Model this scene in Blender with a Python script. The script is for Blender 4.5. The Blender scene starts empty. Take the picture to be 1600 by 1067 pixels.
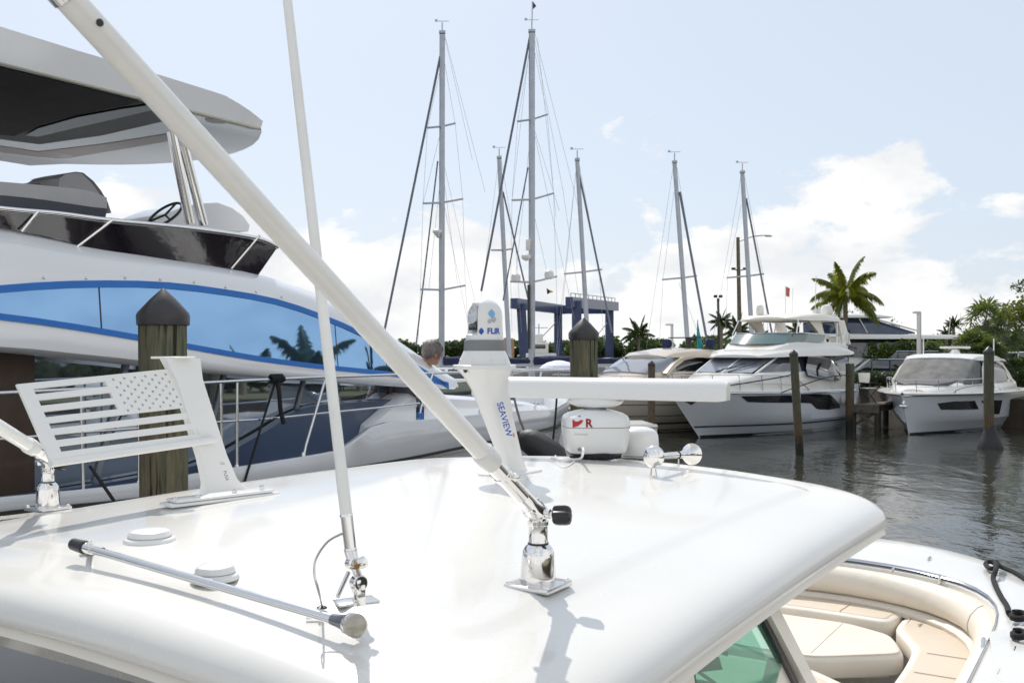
import bpy, bmesh, math, random
from mathutils import Vector, Matrix
random.seed(7)
R = math.radians
sc = bpy.context.scene
col = sc.collection
F, HX, HY, EZ = 1556.0, 800.0, 545.0, 3.3      # focal length in photo pixels, horizon, eye height above the water

def V(*a): return Vector(a)
def P(px, py, d):
    """world point seen at photo pixel (px, py), d metres ahead"""
    return V((px-HX)/F*d, d, EZ+(HY-py)/F*d)
def lerp(a, b, t): return a+(b-a)*t
def interp(xs, ys, x):
    if x <= xs[0]: return ys[0]
    for i in range(1, len(xs)):
        if x <= xs[i]:
            t = (x-xs[i-1])/max(1e-9, xs[i]-xs[i-1]); return lerp(ys[i-1], ys[i], t)
    return ys[-1]
def smooth_interp(xs, ys, x):
    """monotone-ish cubic through points"""
    n = len(xs)
    if x <= xs[0]: return ys[0]
    if x >= xs[-1]: return ys[-1]
    for i in range(1, n):
        if x <= xs[i]:
            h = xs[i]-xs[i-1]; t = (x-xs[i-1])/h
            def sl(k):
                if k == 0: return (ys[1]-ys[0])/(xs[1]-xs[0])
                if k == n-1: return (ys[-1]-ys[-2])/(xs[-1]-xs[-2])
                return (ys[k+1]-ys[k-1])/(xs[k+1]-xs[k-1])
            m0, m1 = sl(i-1)*h, sl(i)*h
            return (2*t**3-3*t*t+1)*ys[i-1]+(t**3-2*t*t+t)*m0+(-2*t**3+3*t*t)*ys[i]+(t**3-t*t)*m1
    return ys[-1]

# ------------------------------------------------------------------ materials
MATS = {}
def M(name, c=(.8,.8,.8), rough=.5, metal=0, coat=0, spec=.5, var=0, vs=3, bump=0, bs=20, ior=None, trans=0, stretch=None, alpha=1, rvar=0, c2=None, cr=(.4,.6), crough=.05, emis=None):
    if name in MATS: return MATS[name]
    m = bpy.data.materials.new(name); m.use_nodes = True
    nt = m.node_tree; b = nt.nodes['Principled BSDF']
    b.inputs['Base Color'].default_value = (*c, 1)
    b.inputs['Roughness'].default_value = rough
    b.inputs['Metallic'].default_value = metal
    b.inputs['Coat Weight'].default_value = coat
    b.inputs['Coat Roughness'].default_value = crough
    b.inputs['Specular IOR Level'].default_value = spec
    b.inputs['Transmission Weight'].default_value = trans
    if ior: b.inputs['IOR'].default_value = ior
    if alpha < 1: b.inputs['Alpha'].default_value = alpha
    if emis: b.inputs['Emission Color'].default_value = (*emis[:3], 1); b.inputs['Emission Strength'].default_value = emis[3]
    if var or bump or rvar or c2:
        tc = nt.nodes.new('ShaderNodeTexCoord'); mp = nt.nodes.new('ShaderNodeMapping')
        nt.links.new(tc.outputs['Object'], mp.inputs[0])
        if stretch: mp.inputs['Scale'].default_value = stretch
        n = nt.nodes.new('ShaderNodeTexNoise'); n.inputs['Scale'].default_value = vs; n.inputs['Detail'].default_value = 6
        nt.links.new(mp.outputs[0], n.inputs[0])
        if var or c2:
            r = nt.nodes.new('ShaderNodeValToRGB')
            c2_ = c2 or tuple(min(1, x*(1-var)) for x in c); c1_ = c if c2 else tuple(min(1, x*(1+var*.6)) for x in c)
            r.color_ramp.elements[0].color = (*c2_, 1); r.color_ramp.elements[1].color = (*c1_, 1)
            r.color_ramp.elements[0].position = cr[0]-.1; r.color_ramp.elements[1].position = cr[1]+.1
            nt.links.new(n.outputs[0], r.inputs[0]); nt.links.new(r.outputs[0], b.inputs['Base Color'])
        if rvar:
            mr = nt.nodes.new('ShaderNodeMapRange'); mr.inputs[3].default_value = max(0, rough-rvar); mr.inputs[4].default_value = rough+rvar
            nt.links.new(n.outputs[0], mr.inputs[0]); nt.links.new(mr.outputs[0], b.inputs['Roughness'])
        if bump:
            n2 = nt.nodes.new('ShaderNodeTexNoise'); n2.inputs['Scale'].default_value = bs; n2.inputs['Detail'].default_value = 4
            nt.links.new(mp.outputs[0], n2.inputs[0])
            bp = nt.nodes.new('ShaderNodeBump'); bp.inputs['Strength'].default_value = bump; bp.inputs['Distance'].default_value = .02
            nt.links.new(n2.outputs[0], bp.inputs['Height']); nt.links.new(bp.outputs[0], b.inputs['Normal'])
    MATS[name] = m
    return m

def leafmat(name, c, c2, sc_=.6, tr=.35):
    if name in MATS: return MATS[name]
    m = bpy.data.materials.new(name); m.use_nodes = True; nt = m.node_tree
    b = nt.nodes['Principled BSDF']; out = nt.nodes['Material Output']
    tc = nt.nodes.new('ShaderNodeTexCoord'); n = nt.nodes.new('ShaderNodeTexNoise'); n.inputs['Scale'].default_value = sc_; n.inputs['Detail'].default_value = 5
    nt.links.new(tc.outputs['Object'], n.inputs[0])
    r = nt.nodes.new('ShaderNodeValToRGB'); r.color_ramp.elements[0].color = (*c2, 1); r.color_ramp.elements[1].color = (*c, 1)
    r.color_ramp.elements[0].position = .35; r.color_ramp.elements[1].position = .65
    nt.links.new(n.outputs[0], r.inputs[0]); nt.links.new(r.outputs[0], b.inputs['Base Color'])
    b.inputs['Roughness'].default_value = .45
    t = nt.nodes.new('ShaderNodeBsdfTranslucent'); mx = nt.nodes.new('ShaderNodeMixShader'); mx.inputs[0].default_value = tr
    g = nt.nodes.new('ShaderNodeMix'); g.data_type = 'RGBA'; g.blend_type = 'MULTIPLY'; g.inputs[0].default_value = 1; g.inputs[7].default_value = (1.5, 1.6, .6, 1)
    nt.links.new(r.outputs[0], g.inputs[6]); nt.links.new(g.outputs[2], t.inputs[0])
    nt.links.new(b.outputs[0], mx.inputs[1]); nt.links.new(t.outputs[0], mx.inputs[2]); nt.links.new(mx.outputs[0], out.inputs[0])
    MATS[name] = m
    return m

gel = M('gelcoat_white', (.73,.72,.685), .3, coat=.5, var=.04, vs=1.6, rvar=.1, bump=.04, bs=2.5, crough=.08)
gel2 = M('gelcoat_yacht', (.8,.81,.83), .12, coat=1, var=.02, vs=.8)
gelg = M('gelcoat_grey', (.62,.63,.655), .2, coat=.7, var=.04, vs=1)
hullw = M('hull_white', (.74,.78,.84), .15, coat=.8, var=.04, vs=.5)
beige = M('gelcoat_beige', (.62,.53,.42), .2, coat=.7, var=.05, vs=.6)
cream = M('cream_paint', (.78,.74,.66), .35, coat=.2, var=.03)
powder = M('white_powder_coat', (.76,.76,.745), .3, coat=.3, bump=.03, bs=300)
poly = M('pole_white', (.87,.86,.82), .3, coat=.4, var=.06, vs=9, rvar=.08)
chrome = M('chrome', (.86,.84,.82), .06, metal=1, rvar=.05, vs=30)
steel = M('stainless_steel', (.72,.72,.72), .16, metal=1, rvar=.08, vs=25)
alum = M('mast_aluminium', (.42,.45,.5), .4, metal=.5, var=.1, vs=2)
blackp = M('black_plastic', (.02,.02,.022), .4, var=.3, vs=20)
rubber = M('black_rubber', (.025,.025,.025), .55, bump=.2, bs=60)
ropem = M('black_rope', (.015,.015,.018), .8, bump=.8, bs=250)
ropew = M('pale_rope', (.45,.43,.4), .8, bump=.6, bs=200)
fabric = M('dark_fabric', (.028,.026,.03), .85, var=.3, vs=4, bump=.2, bs=150)
navy = M('navy_paint', (.02,.045,.12), .35, coat=.3, var=.15, vs=2)
navyc = M('navy_canvas', (.012,.02,.07), .8, var=.3, vs=3, bump=.3, bs=8)
bluetape = M('blue_trim', (.01,.16,.55), .4, var=.08, vs=6)
mirror = M('blue_mirror_glass', (.22,.40,.66), .02, metal=.92, bump=.03, bs=1.2)
mirror2 = M('saloon_glass', (.4,.46,.54), .02, metal=.9)
dglass = M('dark_glass', (.012,.016,.024), .04, spec=.9, coat=1)
smoke = M('smoked_glass', (.012,.007,.014), .03, spec=1, coat=1, alpha=.97, bump=.25, bs=1.6)
shieldg = M('windshield_glass', (.16,.18,.22), .06, spec=.9, coat=1)
tealg = M('teal_glass', (.05,.12,.12), .06, spec=.9, coat=1)
greyc = M('grey_plastic', (.2,.21,.22), .45, var=.05)
cush = M('cream_vinyl', (.76,.7,.61), .5, bump=.12, bs=14, var=.04)
tan = M('tan_vinyl', (.66,.57,.46), .55, bump=.12, bs=14, var=.05)
seatw = M('pale_upholstery', (.5,.5,.52), .6, bump=.15, bs=20, var=.06)
wood = M('piling_wood', (.19,.165,.12), .85, vs=5, stretch=(9,9,.8), c2=(.08,.085,.06), bump=.9, bs=7)
woodd = M('wet_piling_wood', (.06,.052,.04), .7, vs=4, stretch=(8,8,.9), c2=(.022,.024,.016), bump=.8, bs=8)
dockw = M('dock_wood', (.13,.11,.09), .85, var=.4, vs=6, bump=.6, bs=20)
capm = M('piling_cap', (.032,.028,.03), .42, var=.35, vs=9, rvar=.15)
redp = M('red_mark', (.45,.015,.02), .4)
bluep = M('blue_mark', (.01,.07,.4), .4)
skyp = M('light_blue_mark', (.2,.42,.7), .4)
greyp = M('grey_mark', (.4,.43,.48), .4)
dkmark = M('dark_mark', (.04,.05,.08), .5)
lens = M('lens_glass', (.5,.52,.5), .04, coat=1, spec=.8)
skin = M('skin', (.5,.27,.17), .5, var=.1)
hatm = M('hat_cloth', (.17,.15,.14), .85, var=.25, vs=14, bump=.5, bs=30)
shirt = M('shirt_cloth', (.12,.12,.15), .85, var=.2, bump=.3, bs=30)

def cracks(m):
    nt = m.node_tree; b = nt.nodes['Principled BSDF']; tc = nt.nodes.new('ShaderNodeTexCoord'); mp = nt.nodes.new('ShaderNodeMapping'); mp.inputs['Scale'].default_value = (26,26,1.1)
    n = nt.nodes.new('ShaderNodeTexNoise'); n.inputs['Scale'].default_value = 1; n.inputs['Detail'].default_value = 3; nt.links.new(tc.outputs['Object'], mp.inputs[0]); nt.links.new(mp.outputs[0], n.inputs[0])
    r = nt.nodes.new('ShaderNodeValToRGB'); e = r.color_ramp.elements; e[0].position = .34; e[0].color = (.15,.13,.12,1); e[1].position = .42; e[1].color = (1,1,1,1); nt.links.new(n.outputs[0], r.inputs[0])
    n3 = nt.nodes.new('ShaderNodeTexNoise'); n3.inputs['Scale'].default_value = 2.2; n3.inputs['Detail'].default_value = 5; nt.links.new(tc.outputs['Object'], n3.inputs[0])
    r3 = nt.nodes.new('ShaderNodeValToRGB'); e = r3.color_ramp.elements; e[0].position = .4; e[0].color = (.75,.86,.75,1); e[1].position = .6; e[1].color = (1.2,1.05,.88,1); nt.links.new(n3.outputs[0], r3.inputs[0])
    src = b.inputs['Base Color'].links[0].from_socket
    for rr in (r, r3):
        mx = nt.nodes.new('ShaderNodeMix'); mx.data_type = 'RGBA'; mx.blend_type = 'MULTIPLY'; mx.inputs[0].default_value = 1; nt.links.new(src, mx.inputs[6]); nt.links.new(rr.outputs[0], mx.inputs[7]); src = mx.outputs[2]
    nt.links.new(src, b.inputs['Base Color'])
cracks(wood)

# ------------------------------------------------------------------ mesh builder
class MB:
    def __init__(s): s.v = []; s.f = []
    def add(s, vs, fs):
        o = len(s.v); s.v += [tuple(q) for q in vs]; s.f += [tuple(i+o for i in f) for f in fs]; return s
    def box(s, c, size, rot=None, bev=0, seg=2):
        bm = bmesh.new(); bmesh.ops.create_cube(bm, size=1)
        bmesh.ops.scale(bm, vec=size, verts=bm.verts)
        if bev: bmesh.ops.bevel(bm, geom=bm.edges[:], offset=bev, segments=seg, profile=.5, affect='EDGES')
        m = Matrix.Translation(c) @ ((rot if not isinstance(rot, (int, float)) else Matrix.Rotation(rot, 3, 'Z')).to_4x4() if rot is not None else Matrix())
        bm.transform(m); bm.verts.index_update()
        s.add([v.co for v in bm.verts], [[v.index for v in f.verts] for f in bm.faces]); bm.free(); return s
    def tube(s, pts, r, n=10, cap=True, flat=None):
        pts = [Vector(p) for p in pts]; m = len(pts)
        rs = r if isinstance(r, (list, tuple)) else [r]*m
        t0 = (pts[1]-pts[0]).normalized(); up = V(0,0,1) if abs(t0.z) < .9 else V(1,0,0)
        nrm = t0.cross(up).normalized(); rings = []; tp = t0
        for i in range(m):
            t = (pts[min(i+1, m-1)]-pts[max(i-1, 0)]).normalized()
            ax = tp.cross(t)
            if ax.length > 1e-6: nrm = Matrix.Rotation(tp.angle(t), 3, ax.normalized()) @ nrm
            tp = t; bn = t.cross(nrm)
            rings.append([pts[i]+(nrm*math.cos(2*math.pi*k/n)+bn*math.sin(2*math.pi*k/n)*(flat or 1))*rs[i] for k in range(n)])
        return s.loft(rings, cap=cap)
    def loft(s, rings, cap=True, closed=True):
        n = len(rings[0]); o = len(s.v)
        for r_ in rings: s.v += [tuple(q) for q in r_]
        for i in range(len(rings)-1):
            for k in range(n if closed else n-1):
                a = o+i*n+k; b = o+i*n+(k+1) % n
                s.f.append((a, b, b+n, a+n))
        if cap and closed:
            s.f.append(tuple(o+k for k in range(n))[::-1]); s.f.append(tuple(o+(len(rings)-1)*n+k for k in range(n)))
        return s
    def lathe(s, prof, c, axis=(0,0,1), n=28, cap=True):
        ax = Vector(axis).normalized(); q = V(0,0,1).rotation_difference(ax); c = Vector(c)
        rings = [[c+q @ V(r*math.cos(2*math.pi*k/n), r*math.sin(2*math.pi*k/n), z) for k in range(n)] for r, z in prof]
        return s.loft(rings, cap=cap)
    def prism(s, poly, vec):
        n = len(poly); vec = Vector(vec); a = [Vector(p) for p in poly]; b = [p+vec for p in a]
        return s.add(a+b, [tuple(range(n))[::-1], tuple(range(n, 2*n))]+[(i, (i+1) % n, (i+1) % n+n, i+n) for i in range(n)])
    def ball(s, c, r, nu=16, nv=10, rot=None):
        r = (r, r, r) if isinstance(r, (int, float)) else r; c = Vector(c); rings = []
        for j in range(nv+1):
            a = -math.pi/2+math.pi*j/nv; cr = max(.004, math.cos(a))
            rg = [V(r[0]*cr*math.cos(2*math.pi*k/nu), r[1]*cr*math.sin(2*math.pi*k/nu), r[2]*math.sin(a)) for k in range(nu)]
            rings.append([c+(rot @ q if rot else q) for q in rg])
        return s.loft(rings)
    def patch(s, top, bot, th):
        """slab between two polylines of equal length, thickness vector th (pushes backwards)"""
        n = len(top); th = Vector(th)
        rings = [[Vector(t), Vector(b), Vector(b)+th, Vector(t)+th] for t, b in zip(top, bot)]
        return s.loft(rings)
    def build(s, name, mat, parent=None, ang=35, fix=True):
        me = bpy.data.meshes.new(name); vs = s.v
        if parent is not None:
            inv = RM.get(parent.name)
            if inv is not None: vs = [tuple(inv @ Vector(q)) for q in vs]
        me.from_pydata(vs, [], s.f)
        if fix:
            bm = bmesh.new(); bm.from_mesh(me); bmesh.ops.remove_doubles(bm, verts=bm.verts, dist=1e-5)
            bmesh.ops.recalc_face_normals(bm, faces=bm.faces); bm.to_mesh(me); bm.free()
        if ang: 
            me.polygons.foreach_set('use_smooth', [True]*len(me.polygons)); me.set_sharp_from_angle(angle=R(ang))
        me.materials.append(mat)
        o = bpy.data.objects.new(name, me); col.objects.link(o)
        if parent is not None:
            o.parent = parent
            if parent.name in RM: RM[o.name] = RM[parent.name]
        return o
RM = {}   # world -> thing-local matrices, by thing name

def tag(o, label=None, cat=None, group=None, kind=None):
    if label: o['label'] = label
    if cat: o['category'] = cat
    if group: o['group'] = group
    if kind: o['kind'] = kind
    return o
def thing(name, label, cat, loc=(0,0,0), rz=0, group=None):
    o = bpy.data.objects.new(name, None); col.objects.link(o); o.empty_display_size = .2
    o.location = loc; o.rotation_euler = (0, 0, rz)
    RM[o.name] = (Matrix.Translation(loc) @ Matrix.Rotation(rz, 4, 'Z')).inverted()
    return tag(o, label, cat, group)
def dup(root, loc, rz=0, label=None, group=None, scale=1):
    r = root.copy(); col.objects.link(r); r.location = loc; r.rotation_euler = (0, 0, rz); r.scale = (scale,)*3 if isinstance(scale, (int, float)) else scale
    if label: r['label'] = label
    if group: r['group'] = group
    def rec(a, b):
        for ch in a.children:
            c = ch.copy(); col.objects.link(c); c.parent = b; rec(ch, c)
    rec(root, r); return r
def place(root, loc, rz=0, scale=1):
    root.location = loc; root.rotation_euler = (0, 0, rz); root.scale = (scale,)*3 if isinstance(scale, (int, float)) else scale
    return root
def text_mesh(txt, size, bold=0):
    cu = bpy.data.curves.new('t', 'FONT'); cu.body = txt; cu.size = size; cu.extrude = .0006; cu.offset = bold; cu.align_x = 'CENTER'; cu.align_y = 'CENTER'
    ob = bpy.data.objects.new('t', cu); col.objects.link(ob)
    bpy.context.view_layer.update(); dg = bpy.context.evaluated_depsgraph_get()
    me = bpy.data.meshes.new_from_object(ob.evaluated_get(dg)); vs = [v.co.copy() for v in me.vertices]; fs = [tuple(p.vertices) for p in me.polygons]
    bpy.data.objects.remove(ob); bpy.data.curves.remove(cu); bpy.data.meshes.remove(me)
    return vs, fs
def writing(name, txt, size, c, right, up, mat, parent, bold=0, wrap=None):
    """letters at c, reading along `right`, tops towards `up`"""
    vs, fs = text_mesh(txt, size, bold); right = Vector(right).normalized(); up = Vector(up).normalized(); nr = right.cross(up).normalized()
    b = MB(); vv = []
    for q in vs:
        p = Vector(c)+right*q.x+up*q.y+nr*q.z
        if wrap: p = wrap(p, q.z)
        vv.append(p)
    b.add(vv, fs)
    return b.build(name, mat, parent, ang=0, fix=False)
def curve_holes(outer, holes, th):
    cu = bpy.data.curves.new('t', 'CURVE'); cu.dimensions = '2D'; cu.fill_mode = 'BOTH'; cu.extrude = th/2
    for lp in [outer]+holes:
        sp = cu.splines.new('POLY'); sp.points.add(len(lp)-1); sp.use_cyclic_u = True
        for i, (x, y) in enumerate(lp): sp.points[i].co = (x, y, 0, 1)
    ob = bpy.data.objects.new('t', cu); col.objects.link(ob)
    bpy.context.view_layer.update(); dg = bpy.context.evaluated_depsgraph_get()
    me = bpy.data.meshes.new_from_object(ob.evaluated_get(dg)); vs = [v.co.copy() for v in me.vertices]; fs = [tuple(p.vertices) for p in me.polygons]
    bpy.data.objects.remove(ob); bpy.data.curves.remove(cu); bpy.data.meshes.remove(me)
    return vs, fs

# ------------------------------------------------------------------ tracing an outline onto a real surface of a boat
def hit(root_m, px, py, surf, s0=1.0, s1=90.0):
    """first point along the sight line where local y == surf(x, z); root_m maps world -> local"""
    d = V((px-HX)/F, 1, (HY-py)/F); c = V(0,0,EZ)
    g = lambda s: (lambda q: q.y-surf(q.x, q.z))(root_m @ (c+d*s))
    n = 400; a = s0; ga = g(a)
    for i in range(1, n+1):
        b = s0+(s1-s0)*i/n; gb = g(b)
        if ga*gb <= 0:
            for _ in range(30):
                m = (a+b)/2; gm = g(m)
                if ga*gm <= 0: b = m
                else: a = m; ga = gm
            return root_m @ (c+d*a)
        a, ga = b, gb
    return root_m @ (c+d*s1)
def resample(pts, n):
    pts = [Vector(p) for p in pts]; L = [0]
    for i in range(1, len(pts)): L.append(L[-1]+(pts[i]-pts[i-1]).length)
    out = []
    for k in range(n):
        s = L[-1]*k/(n-1)
        for i in range(1, len(pts)):
            if s <= L[i]+1e-9:
                t = (s-L[i-1])/max(1e-9, L[i]-L[i-1]); out.append(pts[i-1].lerp(pts[i], t)); break
        else: out.append(pts[-1].copy())
    return out
def arc_pts(a, b, c, n=12):
    """quadratic bezier"""
    a, b, c = Vector(a), Vector(b), Vector(c)
    return [a*(1-t)**2+b*2*t*(1-t)+c*t*t for t in [i/(n-1) for i in range(n)]]
def spline(pts, k=6):
    pts = [Vector(p) for p in pts]; out = []
    for i in range(len(pts)-1):
        p0 = pts[max(i-1, 0)]; p1 = pts[i]; p2 = pts[i+1]; p3 = pts[min(i+2, len(pts)-1)]
        for j in range(k):
            t = j/k; out.append(.5*((2*p1)+(-p0+p2)*t+(2*p0-5*p1+4*p2-p3)*t*t+(-p0+3*p1-3*p2+p3)*t**3))
    return out+[pts[-1]]
# ================================================================== the boat the camera looks over
EF = V(.53, .848, 0); EP = V(-.848, .53, 0); UPV = V(0, 0, 1)
def W(u, v, h): return EF*u+EP*v+V(0, 0, EZ-h)          # forward, to port, below the eye
U0, U1, V0, V1, VC = 1.27, 4.28, .80, 3.36, 2.08
def crown(u, v):
    a = (v-VC)/1.28; b = (u-2.9)/1.55
    return .497+.088*a*a+.028*b*b
boat = thing('sport_boat', 'white sport boat seen over its glossy hardtop with aerials, radar and cream cushioned bow', 'boat', W(2.8, VC, EZ), R(58))
def rring(inset, drop, rad=.32, n=14):
    """rounded rectangle ring of the hardtop, front edge bowed"""
    out = []; u0, u1, v0, v1 = U0+inset, U1-inset, V0+inset, V1-inset; r = max(.05, rad-inset*.7)
    for (cu, cv, a0) in ((u1-r, v1-r, 0), (u0+r, v1-r, 90), (u0+r, v0+r, 180), (u1-r, v0+r, 270)):
        for k in range(n):
            a = R(a0+90*k/(n-1)); out.append((cu+r*math.cos(a), cv+r*math.sin(a)))
    res = []
    L = len(out)
    for i in range(L):          # subdivide the long sides
        a, b = out[i], out[(i+1) % L]; d = math.hypot(a[0]-b[0], a[1]-b[1]); k = 14 if (i % n) == n-1 else 1
        for j in range(k): res.append((lerp(a[0], b[0], j/k), lerp(a[1], b[1], j/k)))
    pts = []
    for u, v in res:
        bow = .10*max(0, (u-3.3)/1.0)*(1-((v-VC)/1.28)**2); uu = u+bow
        pts.append(W(uu, v, crown(uu, v)+drop))
    return pts
prof = [(.02,.088),(.006,.086),(0,.080),(0,.066),(.006,.048),(.018,.031),(.036,.018),(.062,.008),(.095,.002),(.14,0),(.26,0),(.29,-.001),(.31,-.008),(.335,-.0095),(.41,-.0095),(.5,-.007),(.65,-.007),(.85,-.007),(1.05,-.007),(1.2,-.007)]
b = MB(); b.loft([rring(i, d) for i, d in prof]); b.build('hardtop', gel, boat, ang=60)
b = MB(); b.loft([rring(.02, .089), rring(.006, .11), rring(.03, .12), rring(.25, .12), rring(.9, .105)]); b.build('hardtop_lip', cream, boat, ang=30)
def dk(u, v, up=0): return W(u, v, crown(u, v)-up-.004)      # a point `up` above the hardtop
def gp(px, py, up=0):
    """where the sight line meets the hardtop surface"""
    d = 2.5
    for _ in range(40):
        p = P(px, py, d); u = p.dot(EF); v = p.dot(EP); h = crown(u, v)-up-.006
        d = h*F/(py-HY)
    return P(px, py, d)
def uv(p): return p.dot(EF), p.dot(EP)

# ---- starboard outrigger: square foot, tapered pedestal, hinge, knob and long white pole
def outrigger(c, pole_a, pole_b, lab):
    """c foot centre on the hardtop; pole axis from pole_a on to pole_b"""
    b = MB(); rot = Matrix.Rotation(R(58), 3, 'Z'); b.box(c+V(0,0,.006), (.116,.116,.013), rot, .003)
    root = b.build('outrigger', steel, boat); root['label'] = lab
    b = MB(); b.lathe([(.040,.012),(.0415,.016),(.0405,.03),(.038,.072),(.036,.084),(.030,.094),(.0225,.1)], c); b.build('pedestal', chrome, root)
    b = MB(); b.lathe([(.0235,.1),(.0225,.102),(.0225,.142),(.025,.144),(.025,.152),(.019,.156),(.0175,.17)], c); b.build('collar', chrome, root)
    b = MB(); b.lathe([(.0235,.0985),(.0245,.1),(.0235,.1035)], c); b.build('seal_ring', rubber, root)
    for sx in (-1, 1):
        for sy in (-1, 1):
            b = MB(); b.ball(c+rot @ V(sx*.048, sy*.048, .0125), (.008,.008,.006), 10, 6); b.build('bolt', chrome, root)
    j = c+V(0,0,.17)
    ax = (pole_a-j).normalized()
    b = MB(); b.ball(j, .024, 16, 10); b.tube([j-ax*.01, j+ax*.02, j+ax*.05, pole_a+ax*.02], [.019,.024,.0195,.0175], 18)
    side = ax.cross(UPV).normalized()
    b.tube([j+ax*.03+UPV*.016, j+ax*.1+UPV*.017], [.006,.006], 8); b.tube([j+side*-.03, j+side*.034], [.011,.011], 12); b.box(j+ax*.05, (.03,.03,.035), rot, .004)
    b.build('hinge', chrome, root)
    k = j+V(.022,-.008,-.004)
    n = V(1,-.25,.05).normalized(); q = V(0,0,1).rotation_difference(n)
    prof_ = []
    rings = []
    for z, s_ in ((.0,.7),(.004,.95),(.012,1),(.03,1),(.038,.9),(.042,.55)):
        rings.append([k+n*.012+q @ V((.0215+.0028*math.cos(6*2*math.pi*i/48))*s_*math.cos(2*math.pi*i/48), (.0215+.0028*math.cos(6*2*math.pi*i/48))*s_*math.sin(2*math.pi*i/48), z) for i in range(48)])
    b = MB(); b.loft(rings); b.build('knob', blackp, root)
    b = MB(); b.tube([j, k+n*.014], .008, 12); b.lathe([(.013,-.012),(.013,-.004)], j+side*.036, side); b.build('knob_stud', chrome, root)
    d = (pole_b-pole_a).normalized()
    b = MB(); b.tube([pole_a-d*.005, pole_a+d*.012, pole_a+d*.035, pole_a+d*.04], [.0235,.0245,.0245,.022], 24); b.build('pole_ring', powder, root)
    b = MB(); b.tube([pole_a+d*.02, pole_b], .0205, 28); b.build('pole', poly, root)
    b = MB(); b.tube([pole_a-d*.13, pole_a+d*.01], .0185, 20); q2 = pole_a-d*.055
    b.tube([q2-side*.024, q2+side*.024], .0045, 8); b.ball(q2+side*.026, .009, 10, 6); b.ball(q2-side*.026, .009, 10, 6)
    b.lathe([(.02,0),(.0205,.004),(.0205,.012),(.018,.014)], q2, d)
    b.build('locking_sleeve', chrome, root)
    return root, d, side
c1 = gp(841, 917)
A1 = P(768, 722, 2.07); B1_ = P(200, 100, 1.44); dd = (B1_-A1).normalized(); T1 = P(104, -4, 1.355)
T1 = A1+dd*((T1-A1).dot(dd))
o1, d1, s1 = outrigger(c1, A1, T1, 'starboard outrigger with its white pole crossing the whole picture')
b = MB(); b.tube([T1-d1*.004, T1+d1*.02, T1+d1*.025], [.0225,.0225,.02], 24); b.build('end_ring', steel, o1)
b = MB(); b.tube([T1+d1*.02, T1+d1*1.6], .0165, 20); b.build('upper_pole', poly, o1)
b = MB(); nn = V(.2,-.9,.4).normalized(); h0 = T1-d1*.05
nn = (nn-d1*nn.dot(d1)).normalized(); b.lathe([(.0055,.0178),(.0055,.0213),(.004,.0214)], h0, nn, 14); b.build('pin_hole', blackp, o1)
b = MB(); q = T1+d1*.03; b.box(q+V(-.012,-.004,-.012), (.03,.02,.018), .4, .003); b.tube([q+V(-.02,0,-.01), q+V(-.05,-.005,-.004)], .0035, 8); b.ball(q+V(-.052,-.005,-.003), .007, 10, 6); b.build('clamp', chrome, o1)
c2 = gp(75, 796)
A2 = P(52, 700, 3.05); B2_ = P(0, 668, 2.85); d2 = (B2_-A2).normalized()
o2, _, _ = outrigger(c2, A2, A2+d2*3.0, 'port outrigger standing at the far left corner of the hardtop')

# ---- whip aerial on its ratchet mount
c3 = gp(556, 941); u3, v3 = uv(c3)
wa = MB(); wa.box(c3+V(0,0,.003), (.088,.052,.006), R(28), .0015)
whip = wa.build('whip_aerial', steel, boat); whip['label'] = 'tall thin white whip aerial on a chrome ratchet mount'
fa = P(548, 862, 2.0); fb = P(541, 803, 2.005); wt = P(449, 0, 2.3); wd = (wt-fb).normalized()
j1 = P(558, 912, 1.995); j2 = P(552, 880, 1.99)
b = MB(); b.box(j1+V(.004,0,-.022), (.024,.022,.045), .3, .004); b.lathe([(.012,-.013),(.0155,-.011),(.0165,-.005),(.0165,.008),(.014,.011)], j1+V(.003,0,.002), (.8,-1,.1)); b.box(j1+V(-.002,0,-.004), (.012,.03,.03), .5, .003); b.build('mount_knuckle', chrome, whip)
b = MB(); b.lathe([(.007,-.02),(.007,-.013)], j1, (.35,-1,0), 6); b.lathe([(.006,.0),(.006,.012)], j2+V(.008,-.018,0), (.35,-1,0), 6); b.build('hex_bolt', M('brass', (.45,.27,.1), .3, metal=1), whip)
b = MB(); b.lathe([(.011,-.012),(.0145,-.009),(.0145,.006),(.011,.009)], j2, (.9,-1,.1)); b.lathe([(.009,.0),(.0115,.003),(.0115,.014),(.008,.017)], j2+V(.013,-.012,.002), (1.,-.3,.4)); b.tube([j1+V(.004,0,.01), j2], .009, 12); b.build('hinge', chrome, whip)
b = MB(); l0 = P(545, 893, 1.975); l1 = P(528, 931, 1.95); b.tube([l0, l1], .0035, 8, flat=1.6); b.ball(l1, .0042, 8, 6); b.build('lever', steel, whip)
b = MB(); b.tube([j2-wd*-.006, fa, fa+wd*.002, fb], [.012,.0135,.0128,.0128], 22); b.lathe([(.0135,0),(.0142,.002),(.0135,.006)], fa, wd); b.lathe([(.0135,-.006),(.0138,-.002),(.013,0)], fb, wd); b.build('ferrule', chrome, whip)
b = MB(); b.tube([fb, fb+wd*.09, fb+wd*.095, fb+wd*.6, fb+wd*1.1, fb+wd*2.4], [.0124,.0124,.0116,.0113,.0108,.008], 22); b.build('mast', poly, whip)
cb = spline([P(537, 832, 2.0), P(512, 846, 2.0), P(494, 872, 1.97), P(491, 895, 1.93), P(497, 920, 1.9), gp(503, 950)+V(0,0,.005)], 8)
b = MB(); b.tube(cb, .0024, 8); b.build('cable', M('grey_cable', (.36,.36,.35), .5), whip)
b = MB(); b.lathe([(.011,0),(.011,.003),(.005,.006)], gp(503, 950)); b.build('cable_gland', blackp, whip)

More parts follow.
